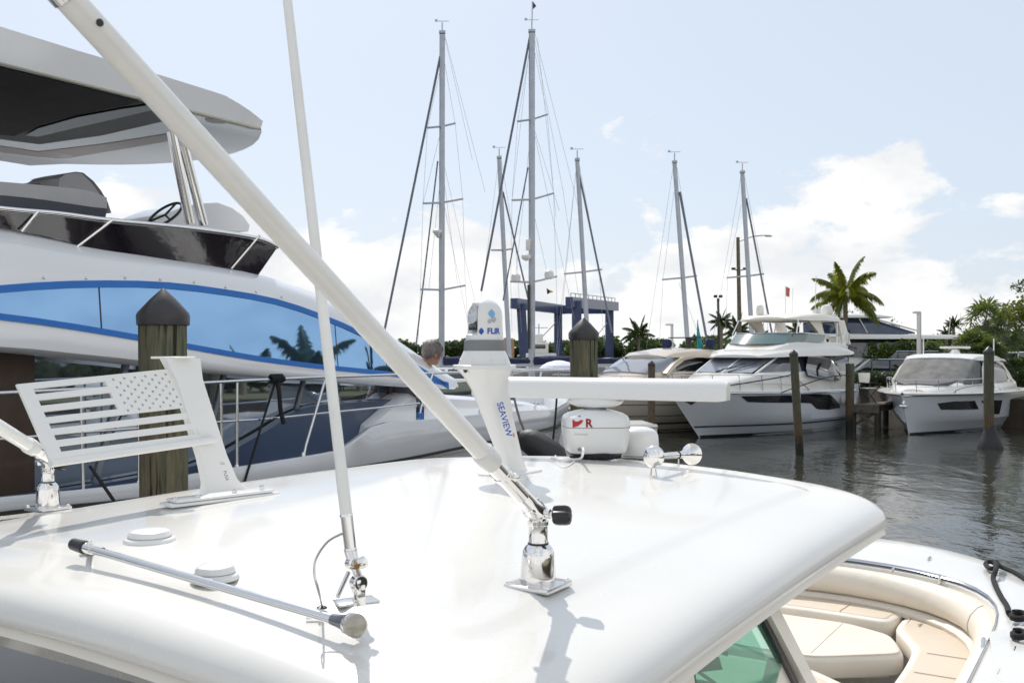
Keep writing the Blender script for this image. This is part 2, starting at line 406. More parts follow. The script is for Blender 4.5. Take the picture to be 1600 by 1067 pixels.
# ---- stern light pole lying folded on the hardtop
l0 = gp(140, 857, .035); l1 = gp(537, 972, .032); ld = (l1-l0).normalized()
b = MB(); b.tube([l0, l1], .0095, 20); lp = b.build('light_pole', steel, boat); lp['label'] = 'folded pole light lying on the hardtop'
b = MB(); b.tube([l1-ld*.03, l1-ld*.01, l1, l1+ld*.012], [.011,.013,.015,.019], 18); b.build('lamp_socket', M('dark_steel', (.25,.25,.27), .25, metal=1), lp)
b = MB(); b.tube([l1+ld*.01, l1+ld*.014, l1+ld*.03, l1+ld*.036], [.019,.022,.023,.021], 24); b.build('lamp_band', chrome, lp)
lfd = (ld+V(.1,-.75,.25)).normalized()
b = MB(); b.lathe([(.022,0),(.0235,.006),(.0225,.014),(.017,.02),(.006,.022)], l1+ld*.026, lfd, 28); b.build('lens', M('amber_clear_lens', (.55,.51,.42), .12, trans=.35, coat=1), lp)
b = MB(); b.tube([l0-ld*.075, l0-ld*.07, l0-ld*.02, l0-ld*.012], [.008,.0145,.0165,.011], 16); b.build('tip_grip', blackp, lp)
b = MB(); b.tube([l0-ld*.018, l0+ld*.012], .0125, 18); b.ball(l0+V(0,0,.014), .0065, 10, 6); q = gp(140, 863)
b.box(q+V(.004,.01,.003), (.06,.035,.005), R(28), .001); b.tube([q+V(0,.004,.003), l0+V(0,0,-.004)], .007, 10); b.build('hinge_bracket', chrome, lp)
b = MB(); q = gp(512, 968); b.box(q+V(-.02,.01,.002), (.05,.008,.003), R(12)); b.tube([q+V(-.02,.01,.002), q+V(-.02,.01,.02)], .003, 6); b.build('rest_clip', steel, lp)

# ---- two low round vents
for (px, py, r) in ((234, 846, .066), (336, 904, .053)):
    c = gp(px, py); b = MB()
    b.lathe([(r,0),(r+.001,.004),(r-.001,.010),(r-.005,.0125),(r*.86,.0135),(r*.84,.0145),(r*.83,.022),(r*.76,.029),(r*.6,.033),(r*.2,.035)], c, n=40)
    o = b.build('round_vent', powder, boat, ang=28)
    b = MB(); b.lathe([(r*.85,.0138),(r*.855,.0145),(r*.85,.0152)], c, n=40); b.build('vent_seam', greyc, o)

# unseen pale slab added beside the near boat, bounces sun onto the hardtop edge
b = MB(); b.prism([W(-7,-1.9,2.05), W(7.5,-1.9,2.05), W(7.5,.12,2.05), W(-7,.12,2.05)], V(0,0,-.22)); tag(b.build('bounce_slab', M('bounce_slab_pale', (.62,.59,.54), .85, var=.1, vs=2, bump=.3, bs=30), ang=0), kind='structure')
# ---- cut-out flag plate on its raked stalk
fr = P(300, 575, 3.55); fl = P(26, 601, 3.05)
TR, TL, BL, BR = P(262, 577, 3.5), P(25, 601, 3.02), P(78, 722, 3.02), P(318, 690, 3.55)
cols_, holes = 26, []
wd_, ht_ = 1.0, 1.0
def strip_hole(a, b2, y0, y1):      # corner points in plate units
    return [(a, y0), (b2, y0), (b2, y1), (a, y1)]
sw = 1/13.0
sl = []
for k in range(6):
    y1_ = .925-k*.149; y0_ = y1_-.072
    sl.append(strip_hole(.08, .53 if k < 3 else .99, y0_, y1_))
stars = []
for r_ in range(9):
    n_ = 6 if r_ % 2 == 0 else 5
    for i in range(n_):
        cx = .585+(i+(0 if n_ == 6 else .5))*.075; cy = .935-r_*.0515; st = []
        for k in range(10):
            a = math.pi/2+k*math.pi/5; rr = .0125 if k % 2 == 0 else .0055
            st.append((cx+rr*math.cos(a), cy+rr*2.1*math.sin(a)))
        stars.append(st)
vs, fs = curve_holes([(0,0),(.5,0),(1.0,0),(1.0,1),(.5,1),(0,1)], sl+stars, .012)
nrm = (TR-TL).cross(BL-TL).normalized()
def bil(x, y, z): return (TL.lerp(TR, x)).lerp(BL.lerp(BR, x), 1-y)+nrm*z*.8
b = MB(); b.add([bil(q.x, q.y, q.z) for q in vs], fs)
flag = b.build('flag_bracket', powder, boat, ang=30, fix=False); flag['label'] = 'white metal plate cut out as a stars and stripes flag'
b = MB(); b.tube([BL+V(0,0,-.004), BR+V(.03,.03,.004)], .0125, 16); b.build('lower_tube', powder, flag)
# stalk: flat raked blade with a small top shelf, feet on a hinged base
s0, s1_ = P(352, 776, 3.6), P(283, 560, 3.55)
def blade(t, w): 
    c = s0.lerp(s1_, t); return [c-EF*w/2*1.2-V(.012,0,0), c-EF*w/2*1.2+V(.012,0,0)*.3+EP*-.01, c+EF*w/2*1.2+V(.006,0,0), c+EF*w/2*1.2-V(.01,0,0)+EP*.012]
b = MB(); b.loft([blade(0,.17), blade(.05,.155), blade(.12,.12), blade(.3,.1), blade(.6,.1), blade(.85,.1), blade(1,.13)]); b.build('stalk', powder, flag, ang=30)
b = MB(); b.box(s1_+V(-.02,-.02,.003), (.15,.05,.008), R(58)*.25, .002); b.build('top_shelf', powder, flag)
fb_ = gp(344, 782); fu, fv = uv(fb_)
b = MB()
for dv, w in ((0,.012),(0,.0)):
    pass
bd = (gp(424, 771)-gp(262, 795)).normalized(); ba = math.atan2(bd.y, bd.x); bc = (gp(424, 771)+gp(262, 795))/2
b.box(bc+V(0,0,.008), (.40,.085,.010), ba, .003); b.box(bc+V(0,0,.02), (.36,.075,.010), ba, .003); b.build('base_plate', powder, flag)
for t in (-.42,-.22,.14,.42):
    b = MB(); b.lathe([(.009,0),(.009,.007),(.004,.011)], bc+bd*.38*t+V(0,0,.025)-V(0,.018,0), n=6); b.build('bolt', steel, flag)
rdir = V(.42,.1,-.9).normalized()
rd = (s0-s1_).normalized(); rt = rd.cross(V(0,-1,0)).normalized()*-1
mk = s0.lerp(s1_, .22)+V(0,-.05,0)
writing('maker_mark', 'FUSA', .016, P(353, 743, 3.5), rd, rd.cross(V(0,-1,0))*-1, dkmark, flag)
writing('maker_emblem', '//', .022, P(347, 724, 3.5), rd, rd.cross(V(0,-1,0))*-1, dkmark, flag)

# ---- raked mast with the thermal camera on top
c4 = gp(797, 738); tp = P(757, 577, 3.88)
b = MB(); b.prism([c4+EF*a+EP*p+V(0,0,.0) for a, p in ((-.16,-.045),(-.1,-.09),(.1,-.09),(.15,-.04),(.15,.04),(.1,.09),(-.1,.09),(-.16,.045))], V(0,0,.008))
cm = b.build('camera_mast', powder, boat); cm['label'] = 'raked white mast carrying the domed camera'
def oval(c, l, w, n=28): return [c+EF*l*math.copysign(abs(math.cos(a))**.8, math.cos(a))+EP*w*math.copysign(abs(math.sin(a))**.9, math.sin(a)) for a in [2*math.pi*k/n for k in range(n)]]
L_ = []
for t, l, w in ((0,.060,.045),(.03,.056,.042),(.15,.055,.042),(.5,.07,.05),(.8,.082,.062),(.93,.095,.08),(1,.108,.1)):
    c = c4.lerp(tp, t)+V(-.0,0,0); c = V(lerp(c4.x+.02, tp.x, t**.92), lerp(c4.y, tp.y, t), lerp(c4.z+.006, tp.z, t)); L_.append(oval(c, l, w))
b = MB(); b.loft(L_); b.build('column', powder, cm, ang=60)
b = MB(); b.lathe([(.118,.0),(.124,.002),(.124,.016),(.12,.018)], tp, n=48); b.build('top_plate', powder, cm)
hc = P(731, 578, 3.8); b = MB(); b.tube([hc+V(.01,.03,0), hc+V(-.006,-.008,0)], .013, 16); b.tube([hc+V(.0,.0,0), hc+V(-.008,-.012,0)], .0135, 16); b.build('cable_port', powder, cm)
b = MB(); b.tube([hc+V(-.0062,-.0095,0), hc+V(-.0092,-.0136,0)], .0098, 16); b.build('port_hole', rubber, cm)
cdir = V(c4.x+.02-tp.x, 0, c4.z-tp.z).normalized()
fp = P(790, 655, 3.83)
wn = V(.15,-1,0).normalized(); up_ = cdir.cross(wn)
writing('column_lettering', 'SEAVIEW', .034, P(788, 655, 3.828), cdir, -up_ if up_.x < 0 else up_, bluep, cm, .0004)
b = MB(); b.prism([P(801,677,3.84), P(803,676,3.84), P(805,682,3.84), P(802,683,3.84)], V(0,.004,0)); b.build('column_mark', M('orange_mark', (.7,.25,.12), .5), cm)
# the camera itself
k0 = tp+V(0,0,.018)
b = MB(); b.lathe([(.1,0),(.102,.004),(.093,.028),(.083,.05),(.081,.054)], k0, n=48); th = b.build('thermal_camera', powder, cm)
for a in range(8):
    aa = a*math.pi/4+.3; b = MB(); q = k0+V(.094*math.cos(aa), .094*math.sin(aa), .012); b.box(q, (.012,.008,.024), aa, .003); b.build('base_lug', powder, cm)
b = MB(); b.lathe([(.0805,.054),(.0815,.056),(.079,.094),(.077,.096)], k0, n=48); b.build('grey_band', greyc, cm)
rings = []; zz = [.096,.1,.115,.13,.145,.16,.175,.19,.205,.218,.23,.24,.248,.254,.257]
for z in zz:
    r = .0735-.004*(z-.096)/.08 if z < .19 else .0700*math.sqrt(max(0.002, 1-((z-.19)/.068)**2))
    rg = []
    for k in range(72):
        a = 2*math.pi*k/72; rr = r
        # side cavity that shows the lens, facing left
        da = abs(((a-R(205)+math.pi) % (2*math.pi))-math.pi)
        if .118 < z < .235 and da < .75: rr = r*(1-.42*min(1, (.75-da)/.1)*min(1, (z-.118)/.012, (.235-z)/.012))
        rg.append(k0+V(rr*math.cos(a), rr*math.sin(a), z))
    rings.append(rg)
b = MB(); b.loft(rings); dome = b.build('camera_dome', powder, cm, ang=40)
ld_ = V(math.cos(R(208)), math.sin(R(208)), 0)
b = MB(); b.lathe([(.032,.0),(.036,.012),(.034,.018),(.02,.021),(.004,.022)], k0+ld_*.038+V(0,0,.192), ld_+V(0,0,.12)); b.build('lens_window', M('pale_lens', (.55,.58,.6), .08, coat=1), cm)
b = MB(); b.box(k0+ld_*.05+V(0,0,.146), (.012,.06,.026), R(208), .004); b.build('lower_window', dglass, cm)
def wrapd(p, z):
    # wrap letters round the dome (angle kept from flat offset)
    s = (p-ctr).dot(wr); a = base_a+s/.0725; zz_ = p.z
    r = .0735-.004*(zz_-k0.z-.096)/.08+max(0, z)*1.2+.0009
    if zz_-k0.z > .19: r = .0708*math.sqrt(max(.05, 1-((zz_-k0.z-.19)/.068)**2))+.001
    return V(k0.x+r*math.cos(a), k0.y+r*math.sin(a), zz_)
base_a = R(-68); ctr = k0+V(math.cos(base_a), math.sin(base_a), 0)*.072+V(0,0,.129); wr = V(-math.sin(base_a), math.cos(base_a), 0)
writing('dome_lettering', 'FLIR', .031, ctr+wr*.012, wr, UPV, bluep, cm, .0008, wrapd)
def dia(cx, cz, w, h, mat, nm):
    b = MB(); pts = [(0,h),(w,h*.15),(w*.55,-.0),(w,-h*.15),(0,-h),(-w,-h*.15),(-w*.55,0),(-w,h*.15)]
    vv = [ctr+wr*(cx+x)+V(0,0,cz+z) for x, z in [(0,0)]+pts]; b.add([wrapd(p, .0005) for p in vv], [(0,i,i % 8+1) for i in range(1, 9)]); b.build(nm, mat, cm, ang=0, fix=False)
dia(-.038, 0, .011, .014, bluep, 'dome_emblem')
dia(.004, .068, .016, .018, skyp, 'dome_graphic'); dia(.012, .046, .014, .014, greyp, 'dome_graphic'); dia(-.006, .038, .009, .01, greyp, 'dome_graphic')

# ---- open array radar
rc = gp(930, 716); rc = V(rc.x, rc.y, rc.z)
S_ = rc.y/F
b = MB()
def blob(c, l, w, z, n=40, p=.62): return [V(c.x, c.y, 0)+RX*l*math.copysign(abs(math.cos(a))**p, math.cos(a))+RY*w*math.copysign(abs(math.sin(a))**p, math.sin(a))+V(0,0,z) for a in [2*math.pi*k/n for k in range(n)]]
yaw = R(-24); RX = V(math.cos(yaw), math.sin(yaw), 0); RY = V(-math.sin(yaw), math.cos(yaw), 0)
z0 = rc.z
b.loft([blob(rc, .085,.085,z0, p=.9), blob(rc,.115,.115,z0+.012, p=.85), blob(rc,.128,.125,z0+.034, p=.8)]); radar = b.build('radar', blackp, boat); radar['label'] = 'open array radar with a long white bar turned across the view'
for k in range(26):
    a = 2*math.pi*k/26; b = MB(); r_ = .11; q = rc+RX*r_*math.cos(a)+RY*r_*math.sin(a)+V(0,0,.016); b.box(q, (.022,.006,.022), yaw+a, .001); 
    if k == 0: fins = MB()
    fins.v += []; 
    o = len(fins.v); fins.v += b.v; fins.f += [tuple(i+o for i in f) for f in b.f]
fins.build('cooling_fins', rubber, radar)
b = MB(); T = [(.034,.128,.125),(.04,.135,.13),(.07,.142,.135),(.11,.149,.138),(.15,.152,.138),(.185,.150,.134),(.2,.143,.125),(.212,.125,.105),(.222,.09,.08),(.228,.06,.055)]
HX_, HY_ = RX, RY; ya2 = R(4); RX = V(math.cos(ya2), math.sin(ya2), 0); RY = V(-math.sin(ya2), math.cos(ya2), 0)
b.loft([blob(rc, l, w, z0+z, n=120, p=.45) for z, l, w in T]); ph = b.build('pedestal_housing', powder, radar, ang=60)
b = MB(); b.loft([blob(rc, .1525, .1385, z0+.150, p=.45), blob(rc, .1532, .1392, z0+.1515, p=.45), blob(rc, .1525, .1385, z0+.153, p=.45)]); b.build('housing_seam', greyc, radar)
PX_, PY_ = RX, RY; RX, RY = HX_, HY_
b = MB(); b.lathe([(.055,.0),(.052,.012),(.048,.02)], rc+V(0,0,.222), n=30); b.build('neck', greyc, radar)
b = MB(); b.loft([blob(rc,.085,.05,z0+.24,p=.7), blob(rc,.12,.055,z0+.252,p=.7), blob(rc,.135,.055,z0+.268,p=.7), blob(rc,.1,.05,z0+.29,p=.7), blob(rc,.05,.04,z0+.296,p=.7)]); b.build('array_cradle', powder, radar, ang=60)
zb = z0+.275; prof2 = [(-.054,-.008),(-.058,-.002),(-.057,.03),(-.052,.052),(-.036,.074),(-.012,.087),(.02,.09),(.045,.083),(.052,.06),(.052,.0),(.046,-.008)]
ends = [(-.618,.82,.006),(-.61,.93,.003),(-.595,1,0),(-.3,1,0),(0,1,0),(.3,1,0),(.565,1,0),(.585,.96,.0),(.60,.9,.002),(.618,.8,.004)]
b = MB(); b.loft([[V(rc.x,rc.y,0)+RX*x+RY*(y*s_)+V(0,0,zb+.01+dz+z*s_) for y, z in prof2] for x, s_, dz in ends]); b.build('antenna_bar', powder, radar, ang=28)
RX, RY = PX_, PY_
# red emblem and letter on the housing front
def hs(x, z):
    """point on the front of the housing"""
    l = interp([t[0] for t in T], [t[1] for t in T], z); w = interp([t[0] for t in T], [t[2] for t in T], z)
    cx = min(.999, abs(x/l)); ca = cx**(1/.45); sa = math.sqrt(max(0, 1-ca*ca)); return rc+RX*x-RY*(w*sa**.45+.0032)+V(0,0,z)
def hpatch(pts, mat, nm, par=None):
    n = len(pts); c = (sum(p[0] for p in pts)/n, sum(p[1] for p in pts)/n); b = MB(); b.add([hs(*c)]+[hs(*p) for p in pts], [(0,i+1,(i+1) % n+1) for i in range(n)]); return b.build(nm, mat, radar, ang=0, fix=False)
ex = -.1
hpatch([(ex-.022,.153),(ex-.023,.188),(ex+.026,.188),(ex+.016,.173),(ex,.161)], redp, 'housing_emblem')
vs, fs = text_mesh('R', .052, .0012); b = MB(); b.add([hs(ex+.05+q.x, .1725+q.y) for q in vs], fs); b.build('housing_letter', redp, radar, ang=0, fix=False)
hpatch([(ex-.015,.12),(ex-.015,.128),(ex+.045,.128),(ex+.045,.12)], M('pale_label', (.6,.6,.6), .5), 'housing_label')
for x, z, r_ in ((ex+.008,.055,.008),(ex+.022,.05,.004),(ex+.01,.204,.005)):
    b = MB(); q = hs(x, z); b.lathe([(r_,-.003),(r_,.002),(r_*.6,.003)], q, -RY, 12); b.build('housing_screw', greyc, radar)
# cable guard loop in front of the radar
b = MB(); lp_ = [gp(868, 712, .004), gp(874, 727, .002), gp(884, 730, .003), gp(896, 722, .004), gp(903, 712, .006)]
b.tube(spline(lp_, 6), .0045, 8); b.tube(spline([gp(862, 716, .012), gp(880, 718, .014), gp(905, 717, .014), P(911, 708, 4.1), P(911, 700, 4.12)], 6), .0055, 8); b.build('guard_loop', powder, radar)

# end radar
# ---- small dome behind the radar
dc = gp(990, 714); dc = dc+EF*.05; b = MB(); b.lathe([(.095,0),(.1,.006),(.1,.06),(.096,.1),(.088,.118),(.07,.132),(.04,.14),(.01,.142)], dc, n=40)
sd = b.build('satellite_dome', powder, boat, ang=50); b = MB(); b.lathe([(.098,-.004),(.102,0),(.098,.004)], dc+V(0,0,.008), n=40); b.build('dome_base', greyc, sd)

# ---- chrome trumpet horn
ha = P(1021, 713, 3.98); b = MB(); hx = (EF+V(0,0,-.066)).normalized()
b.lathe([(.004,-.028),(.012,-.027),(.03,-.02),(.0415,-.008),(.0445,0),(.0435,.01),(.03,.02),(.016,.03),(.0125,.05),(.0125,.13),(.0135,.15),(.0135,.24)], ha, hx, 40, cap=True)
horn = b.build('trumpet_horn', chrome, boat, ang=40); horn['label'] = 'chrome trumpet horn with a round back and a flared bell'
b = MB(); b.lathe([(.0135,.24),(.015,.29),(.021,.34),(.031,.38),(.045,.405),(.047,.408),(.045,.41),(.028,.385),(.015,.34),(.01,.3)], ha, hx, 40, cap=False); b.build('bell', chrome, horn, ang=50)
b = MB(); b.lathe([(.014,.0),(.017,.003),(.014,.006)], ha+hx*.245, hx); b.build('ring', rubber, horn)
b = MB(); g1 = gp(1021, 733); b.lathe([(.02,0),(.022,.006),(.014,.012),(.01,.04)], V(ha.x, ha.y, crown(*uv(ha))*-1+EZ-.006+.004)); q = ha+hx*.26; b.tube([q, V(q.x, q.y, EZ-crown(*uv(q)))], .0035, 8); b.build('horn_foot', chrome, horn)

# ---- hull, gunwale and bow cockpit
HL0, HL1 = -5.0, 9.4
def half(u): 
    if u < 6.2: return 1.62
    t = min(1, (u-6.2)/(HL1-6.2)); return 1.62*(1-t**3.4)**.55
def hullpt(u, s, h, k): return W(u, VC-s*half(u)*k, h)
b = MB(); us = [HL0+(HL1-HL0)*(1-(1-i/39)**1.7) for i in range(40)]
rings = []
for u in us:
    zz_ = 1.72
    rings.append([hullpt(u, 1, 1.80, 1), hullpt(u, 1, 1.95, .985), hullpt(u-.1, 1, 2.7, .9), hullpt(u-.3, 1, 3.2, .75), W(u-.5, VC, 3.7), hullpt(u-.3, -1, 3.2, .75), hullpt(u-.1, -1, 2.7, .9), hullpt(u, -1, 1.95, .985), hullpt(u, -1, 1.80, 1)])
b.loft(rings, cap=False, closed=False); b.build('hull', hullw, boat, ang=50)
def inner(u):      # inner edge of the coaming
    if u > 8.1: return 0
    if u < 6.0: return 1.36
    t = min(1, (u-6.0)/2.1); return 1.36*(1-t**4.2)**.5
def coam(k):      # k 0..1 round the bow from starboard aft to port aft
    pass
def outline(fn, u0, u1, n=34):
    r = [(u0+(u1-u0)*math.sin(math.pi/2*i/(n-1)), 1) for i in range(n)]
    a = [(u, -fn(u)) for u, _ in r]; return a+[(u, -v) for u, v in reversed(a[:-1] if abs(a[-1][1]) < 1e-6 else a)]
N_ = 34
o_out = outline(half, -5, 9.4); o_in = outline(inner, -5, 8.1)
m_ = min(len(o_out), len(o_in)); o_out = o_out[:m_]; o_in = o_in[:m_]
def ringpts(o, h): return [W(u, VC+v, h) for u, v in o]
def shrink(oa, ob, t): return [(lerp(a[0], b_[0], t), lerp(a[1], b_[1], t)) for a, b_ in zip(oa, ob)]
b = MB(); sec = [(0,1.82),(.0,1.74),(.05,1.70),(.2,1.672),(.5,1.66),(.8,1.668),(.93,1.678),(1.0,1.70),(1.0,1.76)]
rr_ = [ringpts(shrink(o_out, o_in, t), h) for t, h in sec]
b.loft([list(x) for x in zip(*rr_)], cap=False, closed=False); b.build('gunwale', gel, boat, ang=50)
b = MB(); b.loft([list(x) for x in zip(*[ringpts(shrink(o_out, o_in, t), h) for t, h in ((-.02,1.80),(-.035,1.82),(-.03,1.86),(0,1.87))])], cap=False, closed=False); b.build('rub_rail', steel, boat)
b = MB(); b.loft([list(x) for x in zip(*[ringpts(shrink(o_out, o_in, t), h) for t, h in ((.94,1.674),(.95,1.666),(.97,1.666),(.985,1.676))])], cap=False, closed=False); b.build('coaming_trim', M('trim_steel', (.4,.42,.47), .2, metal=1), boat)
def sc2(o, k, du): return [(u-du*max(0, min(1, (u-5)/2.5)), v*k) for u, v in o]
hi = [(u, v) for u, v in o_in]
sel = [i for i, (u, v) in enumerate(hi) if u > 4.2]; hi2 = hi[sel[0]:sel[-1]+1]
def wallsec(secs, nm, mat, o=hi2, ang=50):
    b = MB(); b.loft([list(x) for x in zip(*[ringpts(sc2(o, k, du), h) for k, du, h in secs])], cap=True, closed=False); return b.build(nm, mat, boat, ang=ang)
wallsec([(1.0,0,1.73),(.99,.03,1.72),(.96,.07,1.735),(.93,.11,1.78),(.915,.13,1.84),(.92,.12,1.9),(.94,.08,1.93),(1,0,1.93)], 'backrest', cush)
wallsec([(.955,.06,1.93),(.92,.12,1.935),(.905,.14,1.96),(.91,.13,2.0),(.94,.08,2.01)], 'lower_bolster', cush)
for aa in (.09, -.09, .9, -.9): pass
wallsec([(.96,.06,1.99),(.955,.06,2.3),(.95,.06,2.75)], 'cockpit_liner', gel)
b = MB(); b.add([W(-4.8,VC-1.5,2.75), W(7.9,VC-1.5,2.75), W(7.9,VC+1.5,2.75), W(-4.8,VC+1.5,2.75)], [(0,1,2,3)]); b.build('cockpit_sole', M('sole', (.62,.59,.54), .6, var=.1, bump=.3, bs=120), boat)
def cushion(poly_, h, th, nm, mat, mat2, r=.03, bor=.12):
    """soft slab with piped border panel: poly_ in (u, v) about the centre line, counter-clockwise"""
    c = (sum(p[0] for p in poly_)/len(poly_), sum(p[1] for p in poly_)/len(poly_))
    P_ = resample([V(p[0], p[1], 0) for p in poly_+[poly_[0]]], 73)[:-1]
    # round the outline a little
    for _ in range(3): P_ = [(P_[i-1]+P_[i]*2+P_[(i+1) % 72])/4 for i in range(72)]
    def ins(d): 
        out = []
        for i in range(72):
            t = (P_[(i+1) % 72]-P_[i-1]).normalized(); n = V(-t.y, t.x, 0); out.append(P_[i]+n*d)
        return out
    def wr_(pts, hh): return [W(p.x, VC+p.y, hh) for p in pts]
    b = MB(); b.loft([wr_(ins(.01), h+th), wr_(ins(0), h+th-r), wr_(ins(0), h+r), wr_(ins(r*.3), h+r*.35), wr_(ins(r), h), wr_(ins(bor), h-.008)], cap=True)
    o = b.build(nm, mat, boat, ang=50)
    b = MB(); b.loft([wr_(ins(bor-.004), h-.0085), wr_(ins(bor+.002), h-.012), wr_(ins(bor+.012), h-.013)], cap=True); b.build('top_panel', mat2, o, ang=50)
    return o
def lerp_v(a, b, t): return a*(1-t)+b*t
cushion([(6.58,-.30),(6.98,-.80),(7.40,-.64),(7.56,-.3),(7.56,.3),(7.40,.64),(6.98,.80),(6.58,.30)], 2.03, .13, 'centre_cushion', cush, cush, .03, .03)
b = MB(); b.prism([W(u, VC+v, 2.2) for u, v in ((6.72,-.28),(7.0,-.68),(7.5,-.6),(7.5,.6),(7.0,.68),(6.72,.28))], V(0,0,.035)); b.build('cushion_base', gel, boat)
cushion([(7.58,-.58),(7.62,.0),(7.58,.58),(7.92,.62),(8.06,0),(7.92,-.62)][::-1], 1.985, .12, 'bow_seat', cush, tan, .02, .055)
cushion([(6.1,-1.28),(7.2,-1.26),(7.74,-1.04),(7.9,-.62),(7.50,-.62),(7.04,-.83),(6.6,-.85),(6.1,-.85)], 2.0, .12, 'side_seat', cush, tan, .02, .05)
cushion([(6.1,.88),(6.6,.88),(7.02,.86),(7.46,.66),(7.84,.62),(7.72,1.02),(7.2,1.26),(6.1,1.28)], 2.0, .12, 'side_seat', cush, tan, .02, .05)
cushion([(5.6,-.8),(6.1,-.72),(6.38,-.35),(6.38,.35),(6.1,.72),(5.6,.8)], 2.02, .14, 'console_seat', cush, tan, .035, .12)
b = MB(); b.prism([W(u, VC+v, 2.7) for u, v in ((4.4,-.7),(6.1,-.6),(6.3,-.3),(6.3,.3),(6.1,.6),(4.4,.7))], V(0,0,.55)); b.build('console_base', gel, boat)
# helm console and seat seen through the side glass
b = MB(); b.loft([[W(u, VC+s*w, h) for u, h in ((3.4,2.7),(3.4,1.75),(3.7,1.6),(4.3,1.6),(4.6,2.7))] for s, w in ((-1,.75),(1,.75))]); b.build('helm_console', cream, boat)
for vv_ in (-.45,.45):
    b = MB(); b.box(W(2.4, VC+vv_, 1.95), (.5,.5,.12), R(58), .04); b.box(W(2.15, VC+vv_, 1.65), (.12,.5,.6), R(58), .04); b.build('helm_seat', cush, boat)
# windscreen side: raked pillar, tinted glass, mullion
VS = VC-1.06
pr = [(3.09,.66),(3.15,.66)]
def vp(px, py, v=VS):
    a = (px-HX)/F; y = v/(-.848*a+.53); return P(px, py, y)
def bar3(p, q, w, t, nm, mat):
    ax = (q-p).normalized(); sd = ax.cross(EP).normalized(); b = MB(); b.loft([[p-sd*w/2-EP*t/2, p+sd*w/2-EP*t/2, p+sd*w/2+EP*t/2, p-sd*w/2+EP*t/2], [q-sd*w/2-EP*t/2, q+sd*w/2-EP*t/2, q+sd*w/2+EP*t/2, q-sd*w/2+EP*t/2]]); return b.build(nm, mat, boat, ang=20)
pt, pb = vp(1182, 930), vp(1278, 1110)
bar3(pt, pb+(pb-pt)*.8, .06, .07, 'front_pillar', cream)
bar3(vp(1052, 1005), vp(1072, 1160), .075, .06, 'side_pillar', cream)
bar3(vp(1176, 940), vp(1243, 1075), .022, .03, 'glass_seal', blackp)
bar3(vp(1072, 1000), vp(1088, 1160), .012, .03, 'glass_seal', blackp)
gm = bpy.data.materials.new('green_tinted_glass'); gm.use_nodes = True; nt = gm.node_tree; bs_ = nt.nodes['Principled BSDF']
tr_ = nt.nodes.new('ShaderNodeBsdfTransparent'); tr_.inputs[0].default_value = (.72,.93,.86,1); mx = nt.nodes.new('ShaderNodeMixShader'); mx.inputs[0].default_value = .22
bs_.inputs['Base Color'].default_value = (.35,.6,.52,1); bs_.inputs['Roughness'].default_value = .03; bs_.inputs['Specular IOR Level'].default_value = 1; bs_.inputs['Coat Weight'].default_value = 1
nt.links.new(tr_.outputs[0], mx.inputs[1]); nt.links.new(bs_.outputs[0], mx.inputs[2]); nt.links.new(mx.outputs[0], nt.nodes['Material Output'].inputs[0])
b = MB(); g = [vp(1075, 1005), vp(1082, 990), vp(1178, 935), vp(1215, 1010), vp(1222, 1040), vp(1212, 1065), vp(1200, 1110), vp(1090, 1140)]
b.prism(g, EP*.006); b.build('side_glass', gm, boat, ang=0)
b = MB(); q0, q1 = vp(1222, 1020), vp(1232, 1110); b.prism([vp(1222,1030), vp(1245,1075), vp(1290,1160), vp(1150,1160), vp(1190,1075), vp(1214,1066)], EP*.05); b.build('side_panel', cream, boat)
# cleats, rings, hatches and rail on the gunwale
def on_gun(px, py, h=1.665): d = h*F/(py-HY); return P(px, py, d)
for px, py in ((1394,892),(1452,874),(1585,1018),(1560,1054)):
    q = on_gun(px, py); b = MB(); b.tube([q+EF*.05+V(0,0,.012), q-EF*.05+V(0,0,.012)], .008, 8); b.tube([q+V(0,0,-.005), q+V(0,0,.012)], .014, 8); b.build('cleat', chrome, boat)
q = on_gun(1468, 900); b = MB(); b.box(q+V(0,0,-.02), (.03,.02,.07), R(58), .004); b.build('cup_clip', steel, boat)
gr = [on_gun(1537, 998, 1.72), on_gun(1536, 1020, 1.74), on_gun(1540, 1045, 1.76), on_gun(1546, 1085, 1.78)]
b = MB(); b.tube(spline(gr, 4), .014, 12); b.build('grab_rail', steel, boat)
pan = [on_gun(1545,992), on_gun(1620,975), on_gun(1750,1100), on_gun(1566,1100), on_gun(1552,1040)]
b = MB(); b.prism([p+V(0,0,.0) for p in pan], V(0,0,.018)); b.build('deck_panel', gel, boat)
# mooring line lying over the bow and two coiled ends
def rope(pts, r, lab, cat='rope', mat=ropem, grp=None, nm='mooring_rope', k=6):
    pts = spline(pts, k); b = MB(); b.tube(pts, r, 7); o = b.build(nm, mat, None, ang=60); return tag(o, lab, cat, grp)
rp = [on_gun(1545,882,1.63), on_gun(1556,890,1.6), on_gun(1552,905,1.645), on_gun(1562,928,1.652), on_gun(1572,944,1.652), on_gun(1576,957,1.64)]
rope([on_gun(1600+40,930,1.7), on_gun(1590,897,1.65), on_gun(1566,886,1.64), on_gun(1548,877,1.62), on_gun(1540,881,1.63), on_gun(1548,888,1.62), on_gun(1560,884,1.61), on_gun(1556,877,1.6)]+rp[1:], .018, 'black mooring rope looped on the bow deck and trailing along the gunwale')
def coil(px, py, r, lab):
    q = on_gun(px, py, 1.64); pts = [q+EF*r*math.cos(a)+EP*r*.6*math.sin(a)+V(0,0,.01+.012*(a/6.28)) for a in [2*math.pi*2.2*k/40 for k in range(40)]]
    b = MB(); b.tube(pts, .014, 7); tag(b.build('rope_coil', ropem), lab, 'rope', 'black rope coils on the gunwale')
coil(1592, 968, .07, 'small black rope coil on the outer gunwale edge beside the inner grab rail')
